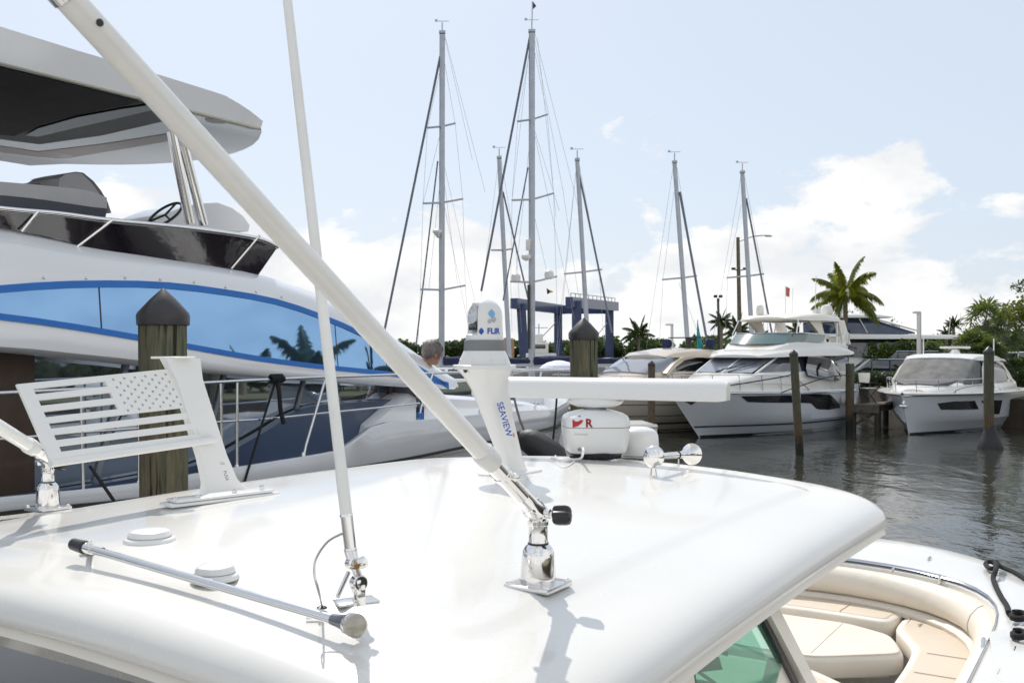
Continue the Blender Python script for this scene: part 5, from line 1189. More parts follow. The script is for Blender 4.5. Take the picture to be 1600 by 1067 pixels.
for s_ in (-1, 1): b = MB(); b.loft([[dc0-ex_*.12*s_*.5+ey_*s_*-.5+V(0,0,.15+e)+ex_*f for e, f in ((0,0),(.13,0),(.13,.05),(0,.05))], [dc0-ex_*.12*s_*.5+ey_*s_*.5+V(0,0,.75+e)+ex_*f for e, f in ((0,0),(.13,0),(.13,.05),(0,.05))]]); b.build('cross_brace', dockw, dock)
# folding chair on the dock
cc = V(P(1356,600,40.9).x, 40.9, 1.05); ch = thing('folding_chair', 'tall white canvas folding chair standing on the small dock', 'chair', cc, R(20))
def cl(x, y, z): return cc+Matrix.Rotation(R(20), 3, 'Z') @ V(x, y, z)
for s_ in (-1, 1):
    for a_, b_ in (((-.26,.2*s_,.02),(.26,.2*s_,.62)),((.26,.2*s_,.02),(-.26,.2*s_,.62))): b = MB(); b.tube([cl(*a_), cl(*b_)], .018, 6); b.build('leg', blackp, ch)
    b = MB(); b.tube([cl(.26*s_,.2,.55), cl(.3*s_,.24,1.22)], .018, 6); b.build('back_post', blackp, ch)
    b = MB(); b.box(cl(.27*s_,0,.86), (.05,.42,.03), R(20), .005); b.build('armrest', blackp, ch)
b = MB(); b.box(cl(0,0,.64), (.52,.4,.03), R(20), .01); b.build('seat', M('canvas_white', (.75,.73,.68), .8), ch)
b = MB(); b.box(cl(0,.23,1.05), (.58,.03,.42), R(20), .01); b.build('backrest', MATS['canvas_white'], ch)

# ================================================================== sailboats (masts above the harbour)
def sailboat(lab, d, mast, w, stay=None, stay2=None, back=None, spr=(), thin=(), bow=-1, boom=True, top_gear=True, hl=12, mat=alum, grp='sailboats moored beyond the yachts'):
    (tx, ty), (bx, by) = mast; t, bpt = P(tx, ty, d), P(bx, by, d)
    slope = (t.x-bpt.x)/(t.z-bpt.z); foot = V(bpt.x-slope*(bpt.z-1.3), d, 1.3)
    root = thing('sailboat', lab, 'sailboat', V(foot.x, d, 0), 0 if bow > 0 else math.pi, grp); b = MB(); r = w/2/F*d
    b.tube([foot, t-V(0,0,.3)], [r, r*.9], 12, flat=1.25); b.build('mast', mat, root)
    if top_gear:
        b = MB(); b.tube([t-V(0,0,.3), t+V(0,0,.25)], .03, 6); b.tube([t+V(-.25,0,.3), t+V(.3,0,.3)], .014, 5); b.box(t+V(-.27,0,.33), (.12,.04,.1)); b.box(t+V(0,0,-.2), (r*2.6,.2,.14), None, .02); b.build('masthead', alum, root)
    def line(pts, rr, nm, m_=None): b = MB(); b.tube([P(x, y, dd) for x, y, dd in pts], rr, 6); b.build(nm, m_ or M('stay_wire', (.3,.32,.36), .4, metal=.5), root)
    if stay: line([(*stay[0], d), (*stay[1], d)], stay[2]/2/F*d, 'furled_sail', M('furled_cloth', (.16,.18,.22), .7))
    if stay2: line([(*stay2[0], d), (*stay2[1], d)], stay2[2]/2/F*d, 'furled_sail', M('furled_cloth'))
    for s_ in spr: line([(s_[0], s_[1], d-.6), (s_[2], s_[3], d), (s_[4], s_[5], d+.6)], .05, 'spreader', alum)
    for t_ in thin: line([(t_[0], t_[1], d), (t_[2], t_[3], d)], .0075 if len(t_) < 5 else t_[4], 'rigging_wire')
    b = MB(); rg = []
    for k in range(24):
        u = k/23; x = foot.x-bow*hl*.5+bow*hl*u+bow*hl*.05; hbm = 1.9*math.sin(math.pi*min(1, .18+u*.82))**.7 if u < 1 else .02; zt = 1.15+.35*u*u
        rg.append([V(x, d-hbm, zt), V(x-bow*.2*u, d-hbm*.85, .4), V(x-bow*.5*u, d-hbm*.4, -.2), V(x-bow*.5*u, d+hbm*.4, -.2), V(x-bow*.2*u, d+hbm*.85, .4), V(x, d+hbm, zt)])
    b.loft(rg); b.build('hull', hullw, root, ang=40)
    b = MB(); b.box(V(foot.x-bow*1.5, d, 1.5), (4.2,2.0,.55), None, .12); b.build('cabin', gel, root)
    b = MB(); b.box(V(foot.x-bow*1.2, d-1.01, 1.55), (3.0,.03,.16), None, .01); b.build('cabin_window', dglass, root)
    if boom:
        b = MB(); b.tube([foot+V(0,0,1.2), foot+V(-bow*4.6,0,1.3)], .08, 8); b.build('boom', alum, root)
        b = MB(); b.tube([foot+V(-bow*.1,0,1.45), foot+V(-bow*2,0,1.5), foot+V(-bow*4.5,0,1.42)], [.2,.17,.1], 10); b.build('sail_cover', navyc, root)
    return root
r1 = sailboat('sailboat with a tall mast, three spreader pairs and a radome, left of the camera mast', 45, ((691,44),(690,540)), 7.6, ((688,88),(600,520),4), ((684,252),(650,540),2.6), None,
  ((668,200,690,198,711,193),(661,318,690,317,723,311),(657,452,690,453,727,446)),
  ((693,48,758,300),(711,193,723,311),(723,311,727,446),(727,446,735,560),(668,200,661,318),(661,318,657,452),(657,452,652,560),(690,70,711,193),(690,198,668,200),(690,100,668,200),(691,260,715,446),(693,50,738,250),(690,240,762,560),(690,200,661,318),(690,260,670,452),(690,300,742,560)), bow=-1)
b = MB(); b.lathe([(.06,-.2),(.16,-.08),(.2,-.03),(.2,.05),(.12,.09)], P(683,362,44.6), n=20); b.build('radome', gel, r1); b = MB(); b.tube([P(683,370,44.6), P(690,372,45)], .04, 6); b.build('radome_bracket', alum, r1)
r2 = sailboat('sailboat whose tall mast carries a dark pennant on top and two white domes', 45, ((831,42),(831,545)), 8.4, ((828,58),(752,455),4), ((825,262),(786,470),2.4), None,
  ((809,190,831,187,855,179),(800,313,831,312,865,302),(798,440,831,441,870,432)),
  ((834,46,905,330),(833,50,880,300),(855,179,865,302),(865,302,869,432),(869,432,872,560),(809,190,800,313),(800,313,798,440),(798,440,800,520),(831,60,855,179),(831,60,809,190),(831,190,874,330),(829,60,800,313),(833,200,898,500),(840,60,869,340),(831,320,856,432),(880,300,905,470),(831,190,805,440)), bow=-1)
b = MB(); b.tube([P(831,42,45), P(832,3,45)], .03, 6); b.build('flag_staff', alum, r2)
b = MB(); b.prism([P(832,2,45), P(838,10,45), P(833,15,45)], V(0,.01,0)); pn = b.build('pennant', M('pennant_navy', (.05,.03,.12), .8), r2)
for x, y in ((806,434),(858,429)):
    b = MB(); b.lathe([(.1,-.2),(.2,-.17),(.215,0),(.19,.12),(.1,.2),(.02,.22)], P(x, y, 44.7), n=20); b.build('satellite_dome', gel, r2)
b = MB(); b.lathe([(.06,-.16),(.2,-.06),(.22,.02),(.2,.09),(.1,.13)], P(822,402,44.6), n=20); b.build('radome', gel, r2)
b = MB(); b.box(P(825,383,44.7), (.2,.15,.5), None, .03); b.build('radar_reflector', gel, r2)
b = MB(); b.tube([P(826,445,44.8), P(826,545,44.8)], .06, 8); b.build('mast_track', blackp, r2)
b = MB(); b.prism([P(854,450,44.8), P(862,456,44.8), P(855,460,44.8)], V(0,.02,0)); b.build('signal_flag', M('flag_black', (.03,.03,.03), .8), r2)
b = MB(); b.prism([P(859,453,44.78), P(865,456,44.78), P(859,458,44.78)], V(0,.02,0)); b.build('signal_flag', M('flag_yellow', (.6,.4,.02), .8), r2)
sailboat('sailboat with a short grey mast leaning left between the two tall masts', 50, ((780,240),(796,560)), 6, ((786,300),(826,470),3), None, None, ((768,391,787,391,799,389),), ((780,245,745,520),(782,242,806,388),(806,388,815,520)), bow=1, hl=10)
sailboat('sailboat with a grey mast leaning left above the blue boat hoist', 48, ((902,243),(920,560)), 6, ((905,272),(956,520),3.4), None, None, ((882,428,912,425,940,421),), ((902,250,868,560),(903,246,936,422),(936,422,944,540),(884,427,872,560),(902,246,884,427)), bow=1, hl=10)
sailboat('sailboat with a grey mast leaning left above the beige cruiser roof', 50, ((1054,247),(1077,570)), 6, ((1062,300),(1106,540),4), None, None, ((1035,437,1068,434,1088,431),), ((1053,252,1010,545),(1056,252,1087,431),(1087,431,1108,545),(1053,300,1036,437),(1036,437,1030,540),(1060,440,1100,545)), bow=1, hl=10)
sailboat('sailboat with the rightmost mast, leaning left beside the wooden lamp pole', 52, ((1160,263),(1177,560)), 6, ((1166,310),(1206,520),3), None, None, ((1136,434,1171,431,1193,428),), ((1159,268,1112,540),(1162,268,1192,428),(1192,428,1200,520),(1158,320,1137,433),(1137,433,1133,530)), bow=1, hl=10)

# ================================================================== blue boat hoist
bh_ = thing('boat_hoist', 'dark blue travelling boat hoist frame standing over the harbour', 'boat hoist', V(P(870,560,115).x, 115, 1.2), 0)
def hb_(pts, sx, sy, nm):
    b = MB(); a, c_ = pts
    ax = (c_-a).normalized(); s_ = ax.cross(UPV if abs(ax.z) < .8 else V(0,1,0)).normalized(); t_ = ax.cross(s_).normalized()
    b.loft([[q+s_*sx*i+t_*sy*j for i, j in ((-1,-1),(1,-1),(1,1),(-1,1))] for q in (a, c_)]); return b.build(nm, M('hoist_blue', (.018,.04,.14), .4, coat=.3, var=.2, vs=1), bh_, ang=20)
for px, d, y in ((814,108,475),(872,124,482),(901,108,470),(952,124,474)):
    t = P(px, y, d); q = V(t.x+(.4 if px == 814 else 0), d, 1.25); hb_((q, t), .5, .5, 'hoist_leg')
    b = MB(); b.lathe([(.7,-.4),(.7,.4)], V(t.x, d, 1.95), (1,0,0), 20); b.build('wheel', rubber, bh_)
hb_((P(803,474,106), P(880,484,126)), .4, .55, 'side_girder'); hb_((P(889,472,106), P(962,479,126)), .4, .55, 'side_girder'); hb_((P(872,484,125), P(955,484,125)), .4, .5, 'cross_girder')
for k in range(12):
    a = P(892,466,106).lerp(P(961,473,126), k/11); b = MB(); b.tube([a, a+V(0,0,.55)], .04, 5); b.build('railing_post', navy, bh_)
b = MB(); b.tube([P(892,466,106)+V(0,0,.55), P(961,473,126)+V(0,0,.55)], .04, 5); b.build('railing', navy, bh_)
for a, c_ in (((815,560,108),(872,500,124)),((905,560,108),(952,500,124))): b = MB(); b.tube([P(*a), P(*c_)], .06, 5); b.build('brace', navy, bh_)

# ================================================================== lamp posts
def tubeo(nm, pts, r, mat, par, n=8): b = MB(); b.tube(pts, r, n); return b.build(nm, mat, par)
up = thing('utility_pole', 'tall wooden pole carrying a curved street lamp and small floodlights', 'lamp post', V(P(1157,560,75).x, 75, 1.2))
tubeo('pole', [V(P(1157,560,75).x, 75, 1.2), P(1153,371,75)], [.19,.13], wood, up, 12)
tubeo('lamp_arm', spline([P(1156,377,75), P(1175,370,75), P(1195,368,75), P(1204,368,75)], 4), .045, alum, up)
b = MB(); b.ball(P(1201,369,75), (.3,.14,.07), 12, 8); b.build('lamp_head', alum, up)
for s_ in (-1, 1): tubeo('floodlight_arm', [P(1155,423,75), P(1155+s_*8,421,75)], .04, blackp, up); b = MB(); b.box(P(1155+s_*9,420,75), (.3,.2,.18), None, .03); b.build('floodlight', blackp, up)
fp_ = thing('floodlight_pole', 'slim dark pole with two floodlights above the palms', 'lamp post', V(P(1124,560,72).x, 72, 1.2))
tubeo('pole', [V(P(1124,560,72).x, 72, 1.2), P(1122,466,72)], .09, woodd, fp_)
for s_ in (-1, 1): b = MB(); b.box(P(1122+s_*4,463,72), (.26,.2,.2), None, .04); b.build('floodlight', blackp, fp_)
def lamp(px, ytop, d, lab, r=.07, arm=-8):
    o = thing('lamp_post', lab, 'lamp post', V(P(px,560,d).x, d, 1.2)); tubeo('pole', [V(P(px,560,d).x, d, 1.2), P(px, ytop, d)], r, gel, o)
    b = MB(); b.box(P(px+arm/2, ytop-1, d), (abs(arm)/F*d+.15,.25,.12), None, .03); b.build('lamp_head', gel, o); return o
lamp(1050, 508, 62, 'white lamp post with a flat head turned left above the beige cruiser', .09)
lamp(1436, 489, 55, 'tall square white lamp post behind the sport cruiser roof', .13, -7)
ub = thing('closed_umbrella', 'closed teal umbrella on a pole behind the beige cruiser', 'umbrella', V(P(1092,560,60).x, 60, 1.2)); tubeo('pole', [V(P(1092,560,60).x, 60, 1.2), P(1090,500,60)], .03, alum, ub)
b = MB(); b.tube([P(1093,548,60), P(1093,535,60), P(1091,520,60), P(1090,505,60)], [.16,.15,.09,.03], 10); b.build('canopy', M('teal_canvas', (.0,.25,.28), .7), ub)

# ================================================================== cars
def car(lab, loc, rz, col_, L=4.7, W_=1.85, H=1.5, kind='suv', nm='parked_car', grp=None):
    root = thing(nm, lab, 'car', V(*loc), rz, grp); mi = RM[root.name].inverted(); l = lambda x, y, z: mi @ V(x, y, z)
    def body(st, nm, mat, ang=30):
        b = MB(); b.loft([[l(x, y, z) for y, z in ((h, z0), (h+.03, (z0+z1)/2), (h-.04, z1-.04), (h-.14, z1), (-h+.14, z1), (-h+.04, z1-.04), (-h-.03, (z0+z1)/2), (-h, z0))] for x, z0, z1, h in st]); return b.build(nm, mat, root, ang=ang)
    w = W_/2; bz = H*.56
    body([(-L/2,.45,bz*.8,w*.9),(-L/2+.1,.3,bz,w),(-.2*L,.25,bz+.02,w),(.18*L,.25,bz,w),(.42*L,.28,bz*.86,w),(L/2-.04,.35,bz*.75,w*.93),(L/2,.42,bz*.6,w*.85)], 'body', col_)
    if kind == 'pickup': ca = [(-.12*L,bz-.02,bz+.02,w*.94),(-.10*L,bz-.02,H,w*.82),(.12*L,bz-.02,H,w*.82),(.24*L,bz-.02,bz,w*.92)]
    else: ca = [(-.47*L,bz-.02,bz+.03,w*.92),(-.42*L,bz-.02,H*.97,w*.80),(.05*L,bz-.02,H,w*.82),(.24*L,bz-.02,bz,w*.92)]
    body(ca, 'cabin', dglass)
    body([(ca[1][0]-.02,H-.06,H+.01,w*.80),(ca[2][0]+.02,H-.05,H+.015,w*.80)], 'roof', col_)
    for x in (ca[1][0]+.05, (ca[1][0]+ca[2][0])/2, ca[2][0]-.02):
        for s_ in (-1, 1): b = MB(); b.tube([l(x, s_*w*.94, bz), l(x-.02, s_*w*.83, H-.02)], .045, 5); b.build('pillar', col_, root)
    for x in (-.31*L, .32*L):
        for s_ in (-1, 1):
            b = MB(); ax = (l(0,s_,0)-l(0,0,0)); b.lathe([(.2,.0),(.34,.02),(.35,.1),(.34,.2),(.2,.22)], l(x, s_*(w-.18), .35), ax, 22); wh = b.build('wheel', rubber, root)
            b = MB(); b.lathe([(.2,.2),(.21,.225),(.05,.23)], l(x, s_*(w-.18), .35), ax, 16); b.build('rim', steel, wh)
    for s_ in (-1, 1):
        b = MB(); b.box(l(L/2-.08, s_*w*.72, bz*.68), (.14,.34,.16), rz, .03); b.build('headlight', lens, root)
        b = MB(); b.box(l(-L/2+.04, s_*w*.8, bz*.78), (.1,.2,.2), rz, .02); b.build('tail_light', redp, root)
        b = MB(); b.box(l(.2*L, s_*(w+.1), bz+.06), (.1,.18,.13), rz, .03); b.build('mirror', col_, root)
    return root
cw = M('car_white', (.75,.76,.78), .2, coat=1); cb_ = M('car_navy', (.015,.02,.04), .2, coat=1); cg = M('car_silver', (.35,.37,.4), .25, metal=.5, coat=1)
car('white pickup truck parked beyond the hedge at the right edge', (P(1590,560,64).x, 64, 1.22), R(8), cw, 5.6, 1.95, 1.88, 'pickup', 'pickup_truck')
car('dark blue van parked between the far yacht and the sport cruiser', (P(1408,560,60).x, 60, 1.22), R(160), cb_, 4.8, 1.95, 1.95, 'suv', 'parked_van')
car('small dark car parked low behind the small dock', (P(1362,560,57).x, 57, 1.22), R(175), cb_, 4.4, 1.8, 1.5)

# ================================================================== plants
def from_py(nm, vs, fs, mat, par=None, smooth=False):
    me = bpy.data.meshes.new(nm)
    if par is not None: inv = RM[par.name]; vs = [tuple(inv @ Vector(v)) for v in vs]
    me.from_pydata(vs, [], fs); me.materials.append(mat); o = bpy.data.objects.new(nm, me); col.objects.link(o)
    if par is not None: o.parent = par
    return o
pal1 = leafmat('palm_leaf', (.26,.26,.03), (.08,.12,.02), .9); pal2 = leafmat('palm_leaf_dark', (.07,.10,.03), (.03,.05,.015), .9); fanm = leafmat('fan_leaf', (.13,.16,.07), (.05,.075,.03), 1.2)
brd = leafmat('bush_leaf', (.09,.15,.02), (.025,.055,.01), .7); brd2 = leafmat('tree_leaf', (.15,.17,.03), (.04,.06,.012), .5); hed = leafmat('hedge_leaf', (.06,.10,.02), (.02,.045,.01), 1.1); farm = leafmat('far_leaf', (.07,.115,.025), (.025,.05,.012), .12); lime = leafmat('lime_leaf', (.2,.26,.02), (.07,.12,.015), .6)
trunkm = M('palm_trunk', (.2,.17,.13), .9, var=.4, vs=6, stretch=(1,1,3), bump=.6, bs=14)
def frond(vs, fs, c, az, el, L, droop, rnd, w=.42):
    d = V(math.cos(az)*math.cos(el), math.sin(az)*math.cos(el), math.sin(el)); p = Vector(c); n = 26; side = V(-math.sin(az), math.cos(az), 0)
    for i in range(n):
        t = i/n; step = L/n; d = (d+V(0,0,-droop*step*(.5+t))).normalized(); q = p+d*step
        ll = w*L*.62*math.sin(math.pi*min(1, .12+t*.88))**.6*(1.05-.3*t)
        if t > .1:
            for s_ in (-1, 1):
                for h in (0, .25, .5, .75):
                    o = p.lerp(q, h); tip = o+side*s_*ll*rnd.uniform(.45,.85)+d*ll*rnd.uniform(.25,.6)+V(0,0,-ll*rnd.uniform(.5,1.15)); k = len(vs)
                    wv = d*.04*L/3
                    vs += [tuple(o-wv), tuple(o+wv), tuple(o.lerp(tip, .55)+wv*.9+V(0,0,ll*.10)), tuple(tip)]; fs.append((k, k+1, k+2, k+3))
        k = len(vs); r_ = .03*(1-t)+.008
        vs += [tuple(p+side*r_), tuple(p-side*r_), tuple(q-side*r_), tuple(q+side*r_)]; fs.append((k, k+1, k+2, k+3)); p = q
def palm(lab, loc, H, L=3.0, n=16, seed=1, mat=pal1, lean=0, grp=None, nm='palm_tree', tr_=.16, droop=.42):
    rnd = random.Random(seed); root = thing(nm, lab, 'palm tree', V(*loc), 0, grp); base = V(*loc); top = base+V(lean, 0, H)
    b = MB(); pts = [base.lerp(top, t)+V(lean*.3*math.sin(math.pi*t), 0, 0) for t in [i/8 for i in range(9)]]; b.tube(pts, [tr_*1.3, tr_*1.05]+[tr_*.9]*6+[tr_*.8], 12); b.build('trunk', trunkm, root)
    b = MB(); b.tube([top-V(0,0,.3), top+V(0,0,.2*L)], [tr_*.8, tr_*.35], 10); b.build('crownshaft', M('shaft_green', (.1,.13,.05), .6), root)
    vs, fs = [], []
    for i in range(n):
        az = 2*math.pi*(i*.618+rnd.uniform(-.05,.05)); el = lerp(R(78), R(-25), (i/(n-1))**.8); frond(vs, fs, top+V(0,0,.15*L), az, el, L*rnd.uniform(.85,1.1), droop*rnd.uniform(.7,1.2), rnd)
    from_py('crown', vs, fs, mat, root); return root
def fan_palm(lab, loc, H, r=.8, n=34, seed=1, mat=fanm, grp=None, tr_=.16):
    rnd = random.Random(seed); root = thing('fan_palm', lab, 'palm tree', V(*loc), 0, grp); base = V(*loc); top = base+V(0,0,H)
    b = MB(); b.tube([base, base+V(0,0,H*.5), top], [tr_*1.2, tr_, tr_], 12); b.build('trunk', trunkm, root); vs, fs = [], []
    for i in range(n):
        az = i*2.4; el = lerp(R(85), R(-55), i/(n-1)); d = V(math.cos(az)*math.cos(el), math.sin(az)*math.cos(el), math.sin(el)); c_ = top+d*r*.9*rnd.uniform(.8,1.1); side = d.cross(UPV).normalized(); u_ = side.cross(d).normalized()
        k = len(vs); vs += [tuple(top+side*.02), tuple(top-side*.02), tuple(c_-side*.02), tuple(c_+side*.02)]; fs.append((k,k+1,k+2,k+3))
        for j in range(15):
            a = R(-115+230*j/14); dd_ = (d*math.cos(a)+side*math.sin(a)+u_*.12*rnd.uniform(-1,1)+V(0,0,-.15)).normalized(); tip = c_+dd_*r*rnd.uniform(.75,1.1)+V(0,0,-.22*r); m_ = c_+dd_*r*.5; pr = side*math.cos(a)-d*math.sin(a)
            k = len(vs); vs += [tuple(c_), tuple(m_+pr*.06*r), tuple(tip), tuple(m_-pr*.06*r)]; fs.append((k,k+1,k+2,k+3))
    from_py('crown', vs, fs, mat, root); return root
def leaves(vs, fs, ells, n, size, rnd, shellp=.5):
    tot = sum(e[1][0]*e[1][1]*e[1][2] for e in ells)
    for c_, rr in ells:
        for _ in range(int(n*rr[0]*rr[1]*rr[2]/tot)+1):
            while 1:
                p = V(rnd.uniform(-1,1), rnd.uniform(-1,1), rnd.uniform(-1,1))
                if .02 < p.length < 1: break
            if rnd.random() < shellp: p = p.normalized()*rnd.uniform(.8,1.05)
            q = Vector(c_)+V(p.x*rr[0], p.y*rr[1], p.z*rr[2]); a = V(rnd.gauss(0,1), rnd.gauss(0,1), rnd.gauss(0,.7)).normalized(); b_ = a.cross(V(rnd.gauss(0,1), rnd.gauss(0,1), rnd.gauss(0,1))).normalized(); s_ = size*rnd.uniform(.6,1.4)
            k = len(vs); vs += [tuple(q-a*s_*.5), tuple(q+b_*s_*.28), tuple(q+a*s_*.5), tuple(q-b_*s_*.28)]; fs.append((k,k+1,k+2,k+3))
def bush(nm, lab, cat, x0, y0, x1, y1, z0, z1, w, n, size, mat, seed, top=True, grp=None, kind=None):
    """leafy row from (x0, y0) to (x1, y1)"""
    rnd = random.Random(seed); L = math.hypot(x1-x0, y1-y0); m_ = max(2, int(L/(w*.8))); ells = []
    for i in range(m_+1):
        t = (i+rnd.uniform(-.2,.2))/m_; h = (z1-z0)*rnd.uniform(.8,1.08); ells.append((V(lerp(x0,x1,t), lerp(y0,y1,t), z0+h*.5), (w*rnd.uniform(.7,1.0), w*rnd.uniform(.7,1), h*.5)))
        ells.append((V(lerp(x0,x1,t)+rnd.uniform(-w,w)*.5, lerp(y0,y1,t)-w*.3, z0+h*rnd.uniform(.3,.8)), (w*.45, w*.45, h*.28)))
    vs, fs = [], []; leaves(vs, fs, ells, n, size, rnd)
    root = thing(nm, lab, cat, V((x0+x1)/2, (y0+y1)/2, z0), 0, grp)
    from_py('foliage', vs, fs, mat, root)
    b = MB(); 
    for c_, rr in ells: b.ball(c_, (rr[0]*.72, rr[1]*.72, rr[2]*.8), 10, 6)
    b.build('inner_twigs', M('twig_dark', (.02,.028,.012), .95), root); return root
def tree(lab, loc, H, r, n, size, mat, seed, nm='broadleaf_tree', grp=None, clusters=14):
    rnd = random.Random(seed); root = thing(nm, lab, 'tree', V(*loc), 0, grp); base = V(*loc); fork = base+V(0,0,H*.35); ells = []; tb = MB(); tb.tube([base, fork], [.2*H/6,.14*H/6], 8)
    for i in range(clusters):
        a = i*2.4; q = base+V(math.cos(a)*r*rnd.uniform(.2,.85), math.sin(a)*r*rnd.uniform(.2,.85), H*lerp(.45,.93,rnd.random())); ells.append((q, (r*rnd.uniform(.25,.42),)*2+(r*rnd.uniform(.18,.32),))); tb.tube([fork, fork.lerp(q, .5)+V(0,0,.2), q], [.07*H/6,.045*H/6,.02], 6)
    tb.build('trunk', M('bark', (.1,.08,.06), .9, var=.3, bump=.5), root); vs, fs = [], []; leaves(vs, fs, ells, n, size, rnd, .35); from_py('crown', vs, fs, mat, root); return root
def gx(px, d): return (px-HX)/F*d
palm('large coconut palm with arching yellow green fronds behind the flybridge motor yacht', (gx(1321,62), 62, 1.2), 5.1, 2.65, 18, 5, pal1, droop=.55)
palm('small palm standing alone left of the lamp post above the far trees', (gx(998,120), 120, 1.2), 3.6, 2.3, 15, 6, pal2)
palm('small palm right behind the floodlight pole', (gx(1152,95), 95, 1.2), 3.6, 1.7, 14, 8, pal2)
palm('small palm seen under the cream hardtop of the flybridge yacht', (gx(1247,120), 120, 1.2), 3.9, 2.0, 14, 9, pal2)
palm('small palm partly hidden behind the flybridge yacht windscreen', (gx(1186,110), 110, 1.2), 3.0, 1.9, 14, 10, pal2)
palm('round crowned palm beneath the floodlight pole', (gx(1127,85), 85, 1.2), 4.3, 1.15, 20, 11, pal2, droop=.8)
palm('far small palm left of the fan palm group at right', (gx(1490,100), 100, 1.2), 4.4, 1.1, 18, 12, pal2, droop=.9)
palm('pair mate of the far small palm, slightly lower and left', (gx(1479,104), 104, 1.2), 3.6, 1.0, 16, 13, pal2, droop=.9)
fan_palm('tall fan palm topmost of the group at the right', (gx(1541,54), 54, 1.2), 3.6, .9, 28, 21)
fan_palm('fan palm at the right of the group in front of the broadleaf tree', (gx(1568,56), 56, 1.2), 3.0, .9, 28, 22)
fan_palm('low pale fan palm at the left of the group beside the hedge', (gx(1520,52), 52, 1.2), 2.15, .75, 40, 23)
fan_palm('low fan palm in the middle of the group behind the dark green piling', (gx(1545,51), 51, 1.2), 1.75, .7, 36, 24)
tree('yellowish broadleaf tree cut off by the right edge of the view', (gx(1622,50), 50, 1.2), 6.2, 1.9, 3800, .17, brd2, 31, clusters=22)
tree('sparse dark tree behind the coconut palm and the far yacht', (gx(1345,85), 85, 1.2), 5.3, 3.0, 2600, .2, pal2, 32, clusters=20)
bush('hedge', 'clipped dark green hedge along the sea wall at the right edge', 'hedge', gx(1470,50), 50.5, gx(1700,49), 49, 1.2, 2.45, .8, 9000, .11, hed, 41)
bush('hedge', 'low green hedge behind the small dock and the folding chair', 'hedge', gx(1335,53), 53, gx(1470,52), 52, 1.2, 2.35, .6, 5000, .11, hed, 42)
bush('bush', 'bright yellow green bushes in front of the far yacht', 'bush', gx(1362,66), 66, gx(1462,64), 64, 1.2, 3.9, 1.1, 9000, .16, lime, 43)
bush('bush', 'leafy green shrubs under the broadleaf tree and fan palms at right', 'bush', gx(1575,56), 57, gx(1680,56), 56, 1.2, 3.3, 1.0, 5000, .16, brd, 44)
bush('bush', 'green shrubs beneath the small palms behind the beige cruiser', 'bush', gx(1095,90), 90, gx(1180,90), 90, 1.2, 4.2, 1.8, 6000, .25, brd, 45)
def woods(nm, lab, segs, n, size, seed, mat=farm):
    rnd = random.Random(seed); ells = []
    for (px0, px1, d, y0, y1) in segs:
        m_ = int(abs(px1-px0)/F*d/3.2)+1
        for i in range(m_+1):
            x = gx(lerp(px0, px1, (i+rnd.uniform(-.3,.3))/m_), d); zt = EZ+(HY-lerp(y0, y1, i/m_)+rnd.uniform(-4,3))/F*d; ells.append((V(x, d+rnd.uniform(-3,3), (zt+1)/2), (rnd.uniform(1.8,3.2),2.2,(zt-1)/2)))
    vs, fs = [], []; leaves(vs, fs, ells, n, size, rnd, .7); o = from_py(nm, vs, fs, mat); tag(o, lab, 'trees', None, 'stuff')
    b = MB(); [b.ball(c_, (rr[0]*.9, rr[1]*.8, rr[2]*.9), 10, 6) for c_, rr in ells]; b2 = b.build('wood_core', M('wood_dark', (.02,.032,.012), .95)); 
    b2.parent = o; return o
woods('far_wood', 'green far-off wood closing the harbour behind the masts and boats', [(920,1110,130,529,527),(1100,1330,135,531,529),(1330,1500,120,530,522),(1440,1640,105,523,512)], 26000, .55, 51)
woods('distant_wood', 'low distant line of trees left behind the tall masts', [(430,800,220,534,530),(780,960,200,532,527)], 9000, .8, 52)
# ================================================================== smaller craft in the middle distance
def small_boat(lab, loc, rz, L=8, B=2.8, top='cabin', col_=gel, grp='small boats in the middle distance', cover=None):
    s = Craft('small_boat', lab, 'boat', loc, rz, L, B, .9, ((0,.95),(.5,1.0),(1,1.3)), grp); s.hull(col_, navy)
    if top == 'cabin':
        s.house([(L*.28,1.0,1.3,.5,.4),(L*.12,1.0,1.6,.9,.8),(-L*.2,1.0,1.7,1.1,1.0)], 'coachroof', gel)
        s.house([(L*.12,1.55,1.65,.85,.8),(L*.02,1.55,2.2,.95,.85),(-L*.2,1.55,2.2,1.0,.9)], 'windshield', dglass, crown=0); s.house([(L*.05,2.2,2.24,.8,.7),(-L*.02,2.2,2.34,1.0,.9),(-L*.26,2.2,2.32,1.05,.95)], 'roof', gel)
    if top == 'cover':
        s.house([(L*.4,1.1,1.2,.3,.2),(L*.2,1.0,1.9,1.1,.6),(0,1.0,2.5,1.3,.5),(-L*.3,1.0,2.2,1.3,.6),(-L*.48,1.0,1.3,1.2,.9)], 'canvas_cover', cover or M('tarp_grey', (.22,.21,.2), .8, var=.3, vs=2, bump=.5, bs=4), ang=60)
    if top == 'console':
        s.house([(L*.1,1.0,1.7,.4,.35),(-L*.05,1.0,1.9,.4,.35)], 'console', gel); s.house([(L*.12,2.6,2.64,.8,.7),(L*.05,2.6,2.7,1.0,.95),(-L*.16,2.6,2.7,1.0,.95)], 't_top', cover or gel)
        for x in (L*.08,-L*.12):
            for y in (-.7,.7): s.rail([(x,y,1.0),(x*.9,y,2.62)], .03, 'top_post', steel, 1, False)
    return s
small_boat('distant boat with dark cabin windows right of the person in the hat', (gx(712,60), 60), R(200), 9, 3)
small_boat('boat under a grey tarpaulin below the blue hoist', (gx(868,66), 66), R(185), 10, 3, 'cover')
small_boat('distant white cabin boat left of the capped piling', (gx(845,80), 80), R(170), 8, 2.8)
